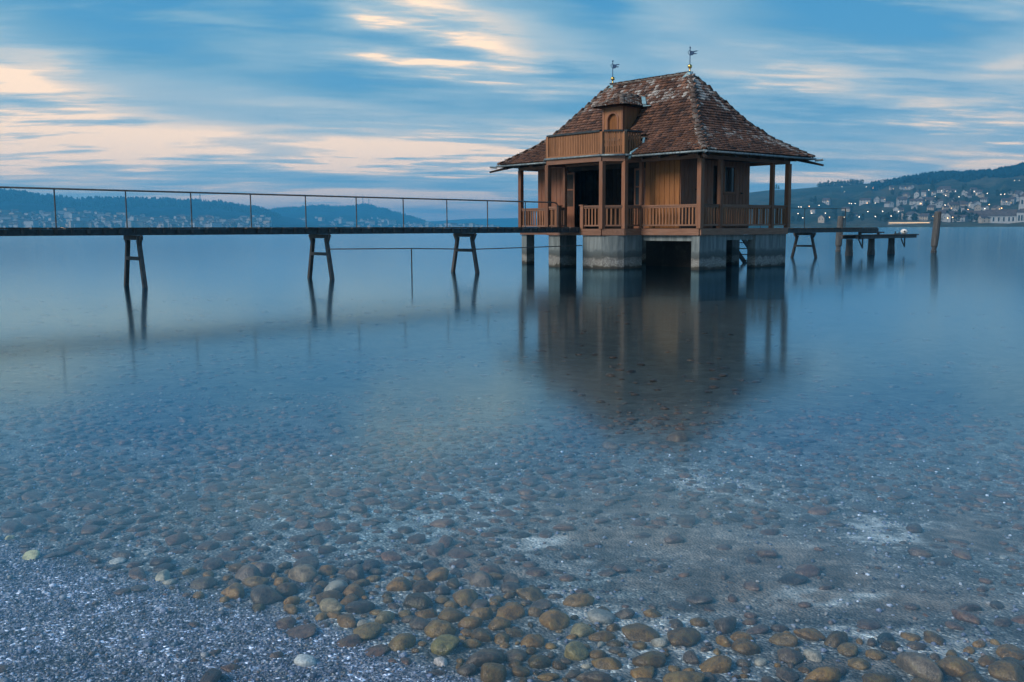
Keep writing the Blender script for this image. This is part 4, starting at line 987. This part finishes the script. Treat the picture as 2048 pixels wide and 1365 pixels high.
# ------------------------------------------------------------------ towns across the lake
M['render'] = plain('pale_rendered_wall', (.33, .34, .345), .8, scale=.3, var=.12)
M['render2'] = plain('cream_rendered_wall', (.34, .29, .23), .8, scale=.3, var=.12)
M['slate'] = plain('dark_town_roof', (.075, .06, .055), .8, scale=.4)
M['wglass'] = plain('dark_window', (.02, .025, .03), .2)
def emit(name, c, s):
    m_, t = new_mat(name); t.n('ShaderNodeOutputMaterial', {0: t.n('ShaderNodeEmission', {0: (*c, 1), 1: s})}); return m_
M['lamp'] = emit('white_lamp_light', (1.0, .86, .66), 3.6); M['lamp_o'] = emit('orange_lamp_light', (1.0, .50, .20), 5.5); M['lit'] = emit('lit_window_and_streak', (1.0, .62, .28), 1.3)
def town_house_meshes(wd, dp, ht, rf):
    wall = MB().box(-wd / 2, wd / 2, -dp / 2, dp / 2, -4, ht)
    wall.add([(-wd / 2, -dp / 2, ht), (-wd / 2, dp / 2, ht), (-wd / 2, 0, ht + rf), (wd / 2, -dp / 2, ht), (wd / 2, dp / 2, ht), (wd / 2, 0, ht + rf)], [(0, 2, 1), (3, 4, 5)])
    roof_ = MB(); o_ = .6
    for s in (-1, 1):
        e = rf / (dp / 2) * o_
        roof_.add([(-wd / 2 - o_, s * (dp / 2 + o_), ht - e), (wd / 2 + o_, s * (dp / 2 + o_), ht - e), (wd / 2 + o_, 0, ht + rf), (-wd / 2 - o_, 0, ht + rf), (-wd / 2 - o_, s * (dp / 2 + o_), ht - e + .35), (wd / 2 + o_, s * (dp / 2 + o_), ht - e + .35), (wd / 2 + o_, 0, ht + rf + .35), (-wd / 2 - o_, 0, ht + rf + .35)],
                  [(0, 1, 2, 3), (7, 6, 5, 4), (0, 4, 5, 1), (1, 5, 6, 2), (3, 7, 4, 0)])
    return wall, roof_
kinds = []
for wd, dp, ht, rf in ((12, 9, 6.5, 3.6), (9, 8, 6, 4), (18, 9, 6, 3), (10, 10, 8.5, 3.5)):
    a, b = town_house_meshes(wd, dp, ht, rf)
    wn_ = MB().box(-.6, .6, -.06, .06, 0, 1.5)
    kinds.append((a.mesh('wall', M['render']), a.mesh('wall', M['render2']), b.mesh('roof', M['slate']), wn_.mesh('window', M['wglass']), wn_.mesh('window', M['lit']), wd, dp, ht))
def zone(px, py):
    col_ = 'behind the jetty' if px < 1700 else ('over the platform' if px < 1790 else ('just left of the leaning pile' if px < 1866 else ('just right of the leaning pile' if px < 1930 else ('left of the church' if px < 1985 else 'beside the church'))))
    return col_ + (', lowest row' if py > 438 else (', low down' if py > 424 else (', halfway up' if py > 400 else ', high up')))
def town_house(px, py, k, scale, label, group, lit=.25, windows=True):
    g = HR.hit(px, py); a = math.atan2(g.x, g.y)
    if 'hillside above' in label or label.startswith(('small', 'pale gabled house of', 'pale house on the vineyard', 'pale house in')): label = f"{('gabled', 'small gabled', 'long', 'tall square')[k]} {label.replace('small ', '').replace('gabled ', '')}, {zone(px, py)}"
    h = thing('town_house', label, 'house', g, -a + rng.choice((0, R(90))) + rng.uniform(-.5, .5), group); h.scale = (scale * .74,) * 3
    w1, w2, r_, wi, wl, wd, dp, ht = kinds[k]
    obj('wall', w1 if rng.random() < .7 else w2, h); obj('roof', r_, h)
    if windows:
        for fl_ in range(2):
            for i in range(3):
                x = (i - 1) * wd * .3
                obj('window', wl if rng.random() < lit * .35 else wi, h, (x, -dp / 2, 1.2 + fl_ * 2.9))
        for i in (-1, 1): obj('window', wl if rng.random() < lit * .35 else wi, h, (-wd / 2, i * dp * .22, 3.9), (0, 0, R(90)))
SPOTS = [(1653, 409, 0, 1.25, 'pale gabled farmhouse alone on the vineyard slope just right of the bathing house'), (1731, 408, 2, 1.2, 'long white house on the slope above the low platform'), (1753, 405, 1, 1.2, None), (1766, 404, 1, 1.0, None), (1768, 368, 2, 1.3, 'long white building high under the right hill ridge'),
         (1783, 380, 1, 1, None), (1809, 381, 2, 1.2, None), (1822, 379, 0, 1, None), (1890, 384, 2, 1.25, None), (1880, 386, 0, 1, None), (1835, 395, 0, 1.2, None), (1849, 393, 3, 1, None), (1803, 409, 0, 1.4, None), (1833, 411, 2, 1.3, None), (1843, 408, 0, 1.3, None), (1860, 411, 0, 1.5, None), (1875, 416, 2, 1.2, None),
         (1778, 414, 2, 1.1, None), (1905, 420, 0, 1.3, None), (1927, 421, 3, 1.2, None), (1942, 391, 0, 1, None), (1934, 393, 1, 1, None), (1952, 419, 3, 1.2, None), (1823, 440, 2, 1.4, 'long pale house by the far waterline left of the leaning pile'), (1850, 442, 0, 1.1, None), (1646, 446, 0, 1.2, 'pale house at the far waterline behind the jetty'),
         (1907, 443, 0, 1.5, None), (1934, 441, 3, 1.3, None), (1957, 443, 0, 1.5, None), (1969, 406, 0, 1, None), (2011, 410, 0, 1.1, None), (2024, 409, 3, 1, None), (2039, 397, 0, 1.3, None), (1974, 446, 2, 1.2, None), (1885, 442, 3, 1.4, None), (1893, 444, 0, 1.3, None), (1920, 444, 2, 1.1, None), (2045, 420, 3, 1.1, None), (1992, 425, 0, 1.1, None)]
for px, py, k, s, lab in SPOTS:
    reg = 'pale gabled house of the village' if py > 430 else ('pale house in the cluster' if px > 1790 else 'pale house on the vineyard slope')
    town_house(px, py, k, s, lab or reg, 'houses of the village on the right shore')
q2 = random.Random(3)
for i in range(85):
    px = q2.choice((q2.uniform(1790, 2090), q2.uniform(1880, 2090), q2.uniform(1590, 2060))); py = q2.uniform(383, 446) if px > 1790 else q2.uniform(405, 446)
    if px < 1800 and q2.random() < .6: continue
    if 1980 < px < 2060 and py > 405: continue
    reg = 'small pale house of the village' if py > 430 else ('small pale house among trees' if px > 1790 else 'small pale house on the vineyard slope')
    town_house(px, py, q2.randrange(4), q2.uniform(.7, 1.0), reg, 'houses of the village on the right shore', .35)
# church on the right shore
g = HR.hit(2026, 446); a = math.atan2(g.x, g.y)
ch = thing('church', 'white church with a square tower by the far waterline at the right edge', 'church', g, -a)
MB().box(-27, 3, -5, 5, -4, 8).add([(-27, -5, 8), (-27, 5, 8), (-27, 0, 14), (3, -5, 8), (3, 5, 8), (3, 0, 14)], [(0, 2, 1), (3, 4, 5)]).build('nave', M['render'], ch)
MB().add([(-27.5, -5.8, 7.2), (3.5, -5.8, 7.2), (3.5, 0, 14.4), (-27.5, 0, 14.4), (-27.5, 5.8, 7.2), (3.5, 5.8, 7.2)], [(0, 1, 2, 3), (3, 2, 5, 4)]).build('nave_roof', M['slate'], ch)
MB().box(3.2, 13, -6, 6, -4, 11).build('choir', M['render'], ch); MB().add([(2.9, -6.5, 10.8), (13.5, -6.5, 10.8), (13.5, 6.5, 10.8), (2.9, 6.5, 10.8), (6, 0, 15), (10.5, 0, 15)], [(0, 1, 5, 4), (1, 2, 5), (2, 3, 4, 5), (3, 0, 4)]).build('choir_roof', M['slate'], ch)
tw = MB().box(5.5, 13.5, 8, 16, -4, 28).build('tower', M['render'], ch); MB().add([(5, 7.5, 28), (14, 7.5, 28), (14, 16.5, 28), (5, 16.5, 28), (9.5, 9, 33), (9.5, 15, 33)], [(0, 1, 4), (1, 2, 5, 4), (2, 3, 5), (3, 0, 4, 5)]).build('tower_roof', M['slate'], tw)
for x in (7.8, 11.2): MB().box(x - .9, x + .9, 7.9, 8.02, 20, 24.5).build('belfry_opening', M['wglass'], tw)
for x in (-24, -19, -14, -9, -4, 0): MB().box(x - .8, x + .8, -5.06, -4.98, 1.5, 6).build('window', M['wglass'], ch)
for x in (5.5, 8.2, 10.9): MB().box(x - .8, x + .8, -6.06, -5.98, 2, 8).build('window', M['wglass'], ch)
# made-up low building; its glowing strip stands in for a shoreline light streak
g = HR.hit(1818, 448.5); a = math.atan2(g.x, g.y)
pv_ = thing('light_streak_stand_in', 'made-up low building, its lit strip standing in for a light streak at the waterline', 'building', g, -a)
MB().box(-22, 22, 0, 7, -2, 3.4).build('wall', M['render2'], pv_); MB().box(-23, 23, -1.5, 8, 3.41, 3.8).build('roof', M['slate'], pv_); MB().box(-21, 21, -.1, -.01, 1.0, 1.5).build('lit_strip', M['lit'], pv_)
# street lamps
LAMPS = [(157, 400), (230, 402), (250, 405), (315, 402), (395, 393), (637, 375), (655, 377), (686, 376), (782, 373), (847, 373), (225, 463), (335, 460), (445, 460), (787, 447), (907, 445), (1035, 447), (1155, 452), (157, 500), (263, 500), (478, 497), (595, 495), (717, 493), (847, 490), (975, 487), (1085, 487), (600, 273), (580, 230), (775, 232), (830, 245), (1380, 273), (1495, 275), (1415, 315), (1522, 325), (1280, 265), (1645, 280), (1750, 295), (1860, 305), (1890, 303), (1970, 187), (2008, 188), (1730, 427), (1865, 422), (1765, 390), (1557, 440), (1595, 433), (1548, 380), (1410, 480), (1440, 480), (1485, 470), (1470, 500), (1430, 505), (1330, 320), (1320, 345), (1215, 380), (1410, 395), (1900, 350)]
lpm = MB().tube([(0, 0, -1), (0, 0, 6)], .12, 6).mesh('pole', M['steel']); lgm = [MB().sphere((0, 0, 6.4), .48, 10, 7).mesh('lamp_globe', M[k]) for k in ('lamp', 'lamp_o')]
for cx, cyy in LAMPS:
    px, py = 1540 + cx / 4.031, 320 + cyy / 4.031; org = (cx > 1200 and cyy > 300 and rng.random() < .55) or rng.random() < .08
    g = HR.hit(px, py + 3); lp = thing('street_lamp', ('lit orange street lamp ' if org else 'lit white street lamp ') + zone(px, py), 'street lamp', g, 0, 'street lamps on the right shore')
    obj('pole', lpm, lp); obj('lamp_globe', lgm[1 if org else 0], lp)
# trees on the right hillside
M['leaf'] = plain('dusk_foliage', (.028, .042, .022), .9, scale=.5, var=.5, spec=.1); M['bark'] = plain('tree_bark', (.05, .04, .03), .9)
def crown(seed, h, wd, conifer):
    q_ = random.Random(seed); V_, T_ = [], []
    for i in range(260):
        k = q_.random(); zz_ = h * (.22 + .78 * k)
        rr_ = wd * ((1 - k) * .9 + .06 if conifer else math.sin(math.pi * min(1, .12 + .86 * k)) ** .7) * math.sqrt(q_.random())
        a_ = q_.uniform(0, 6.28); c_ = Vector((rr_ * math.cos(a_), rr_ * math.sin(a_), zz_)); s_ = q_.uniform(.35, .95) * h / 11; b = len(V_)
        for _ in range(3): V_.append(tuple(c_ + Vector((q_.gauss(0, 1), q_.gauss(0, 1), q_.gauss(0, .8))) * s_))
        T_.append((b, b + 1, b + 2))
    tk = MB().tube([(0, 0, -1), (0, 0, h * .45), (q_.uniform(-.3, .3), .2, h * .8)], [h * .025, h * .018, .03], 6)
    for i in range(4): a_ = i * 1.6; tk.tube([(0, 0, h * (.28 + .08 * i)), (wd * .6 * math.cos(a_), wd * .6 * math.sin(a_), h * (.45 + .1 * i))], [h * .01, .03], 5)
    return np_mesh('crown', np.array(V_), np.array(T_), M['leaf'], False), tk.mesh('trunk', M['bark'])
TR = [crown(1, 11, 3.6, False), crown(2, 9, 3.4, False), crown(3, 14, 2.6, True), crown(4, 12, 4.2, False)]
def tree(p, k, s, label, group):
    t_ = thing('tree', label, 'tree', p, rng.uniform(0, 6.28), group); t_.scale = (s, s, s * rng.uniform(.85, 1.15)); obj('crown', TR[k][0], t_); obj('trunk', TR[k][1], t_)
for i in range(34):
    px = 1636 + i * 2.6 + rng.uniform(-1.5, 1.5); a = math.atan2(pix_ray(px, 420).x, pix_ray(px, 420).y)
    tree(HR.ground(a, HR.d1 + rng.uniform(-40, 4)) - Vector((0, 0, 1.8)), rng.choice((0, 2, 3)), rng.uniform(.85, 1.15), 'dark tree in the grove standing on the right hill ridge', 'trees of the grove on the right hill ridge')
for px in (1548, 1552, 1556):
    a = math.atan2(pix_ray(px, 420).x, pix_ray(px, 420).y); tree(HR.ground(a, HR.d1 - 8), 2, .8, 'lone ridge tree seen between the veranda posts', 'ridge trees between the veranda posts')
for i in range(130):
    px = rng.choice((rng.uniform(1585, 2080), rng.uniform(1780, 2080))); py = rng.choice((rng.uniform(372, 447), rng.uniform(436, 448))) if px > 1780 else rng.choice((rng.uniform(395, 447), rng.uniform(442, 448)))
    if 1980 < px < 2055 and py > 412: continue
    k = rng.randrange(4); tree(HR.hit(px, py), k, rng.uniform(.6, 1.0), 'dark ' + ('broad', 'low bushy', 'pointed', 'wide spreading')[k] + ' tree on the right shore ' + zone(px, py), 'trees on the right shore')
# far town on the left: the larger houses singly, the rest as one mass
tiny = []
for wd, dp, ht, rf in ((11, 9, 6, 3.5), (15, 10, 9, 3), (22, 11, 12, 1.2), (9, 8, 5.5, 3.5)):
    a, b = town_house_meshes(wd, dp, ht, rf); n0 = len(a.v); a.add(b.v, b.f, 1); tiny.append(a)
tmesh = [mb.mesh('distant_house', [M['render'], M['slate']]) for mb in tiny] + [mb.mesh('distant_house', [M['render2'], M['slate']]) for mb in tiny]
for i, me in enumerate(tmesh): me['kind_word'] = ('white ' if i < 4 else 'cream ') + ('gabled', 'wide', 'long flat-roofed', 'small gabled')[i % 4]
tlab = {'HL': 'tiny pale house of the far town spread below the left blue hill', 'HM': 'tiny pale house of the far town at the foot of the middle blue hill'}
rest = MB(); q3 = random.Random(9); placed = 0
def far_spot():
    if q3.random() < .72:
        px = q3.uniform(-10, 540); top = float(np.interp(px, [0, 60, 180, 240, 330, 540], [430, 428, 424, 432, 440, 436])); py = 457 - (457 - top) * q3.random() ** 1.3; return HL, 'HL', px, py
    px = q3.uniform(520, 1000); py = 457 - 20 * q3.random() ** 1.5 * (1 if px < 800 else .55); return HM, 'HM', px, py
lampm = MB().sphere((0, 0, 9), .9, 8, 6).mesh('distant_lamp', M['lamp_o'])
for i in range(760):
    hl, key, px, py = far_spot(); g = hl.hit(px, py); rot = rng.uniform(0, 3.14)
    if i < 290:
        o = obj('distant_house', tmesh[q3.randrange(8)], None, g, (0, 0, rot)); s_ = q3.uniform(.8, 1.5); o.scale = (s_, s_, s_)
        nb = sum(px > q_ for q_ in (115, 260, 395, 517, 620, 721, 813, 900)); ords = ('first', 'second', 'third', 'fourth', 'fifth', 'sixth', 'seventh', 'eighth')
        wh = 'left of the first railing post' if nb == 0 else (f'between the {ords[nb - 1]} and {ords[nb]} railing posts' if nb < 8 else 'right of the eighth railing post')
        kk = o.data['kind_word']; tag(o, f"tiny {kk} far town house {wh}, {'low' if py > 449 else ('halfway up' if py > 440 else 'uppermost')}", 'house', 'houses of the far town on the left')
    else:
        mb = tiny[q3.randrange(4)]; s_ = q3.uniform(.6, 1.0); c_, sn = math.cos(rot) * s_, math.sin(rot) * s_
        b = len(rest.v); rest.v += [(g.x + x * c_ - y * sn, g.y + x * sn + y * c_, g.z + z * s_) for x, y, z in mb.v]; rest.f += [tuple(k_ + b for k_ in f) for f in mb.f]; rest.mi += mb.mi
tag(rest.build('distant_town', [M['render'], M['slate']]), 'countless specks of further houses of the far town on the left shore', 'town', kind='stuff')
for i in range(46):
    hl, key, px, py = far_spot(); g = hl.hit(px, py); tag(obj('distant_lamp', lampm, None, g + Vector((0, 0, -8))), 'tiny warm light among the houses of the far left town', 'lamp', 'lights of the far town on the left')
# masts on the far hills
for px, hl, h in ((401, HL, 40), (726, HM, 60), (738, HM, 48)):
    a = math.atan2(pix_ray(px, 420).x, pix_ray(px, 420).y); g = hl.ground(a, hl.d1)
    tag(MB().tube([(0, 0, -2), (0, 0, h * .6), (0, 0, h)], [2.4, 1.4, .5], 6).tube([(0, 0, h * .55), (0, 0, h * .62)], 3.2, 8).build('radio_mast', M['steel'], None, g), {401: 'thin mast on the left hill between two railing posts', 726: 'taller lookout mast on the peak of the middle hill', 738: 'shorter mast right of the peak on the middle hill'}[px], 'mast')

# ------------------------------------------------------------------ air
m_, t = new_mat('haze_air')
pvn = t.n('ShaderNodeVolumePrincipled', {'Color': (.12, .60, 1.0, 1), 'Density': .00023, 'Anisotropy': .1})
t.n('ShaderNodeOutputMaterial', {1: pvn})
top = max(max(HL.h), max(HM.h), max(HC.h), max(HR.h)) + 40
hz = MB().box(-9600, 9600, -3600, 11900, -12, top).build('haze', m_); tag(hz, 'thin blue evening haze over the lake', 'haze', kind='stuff')
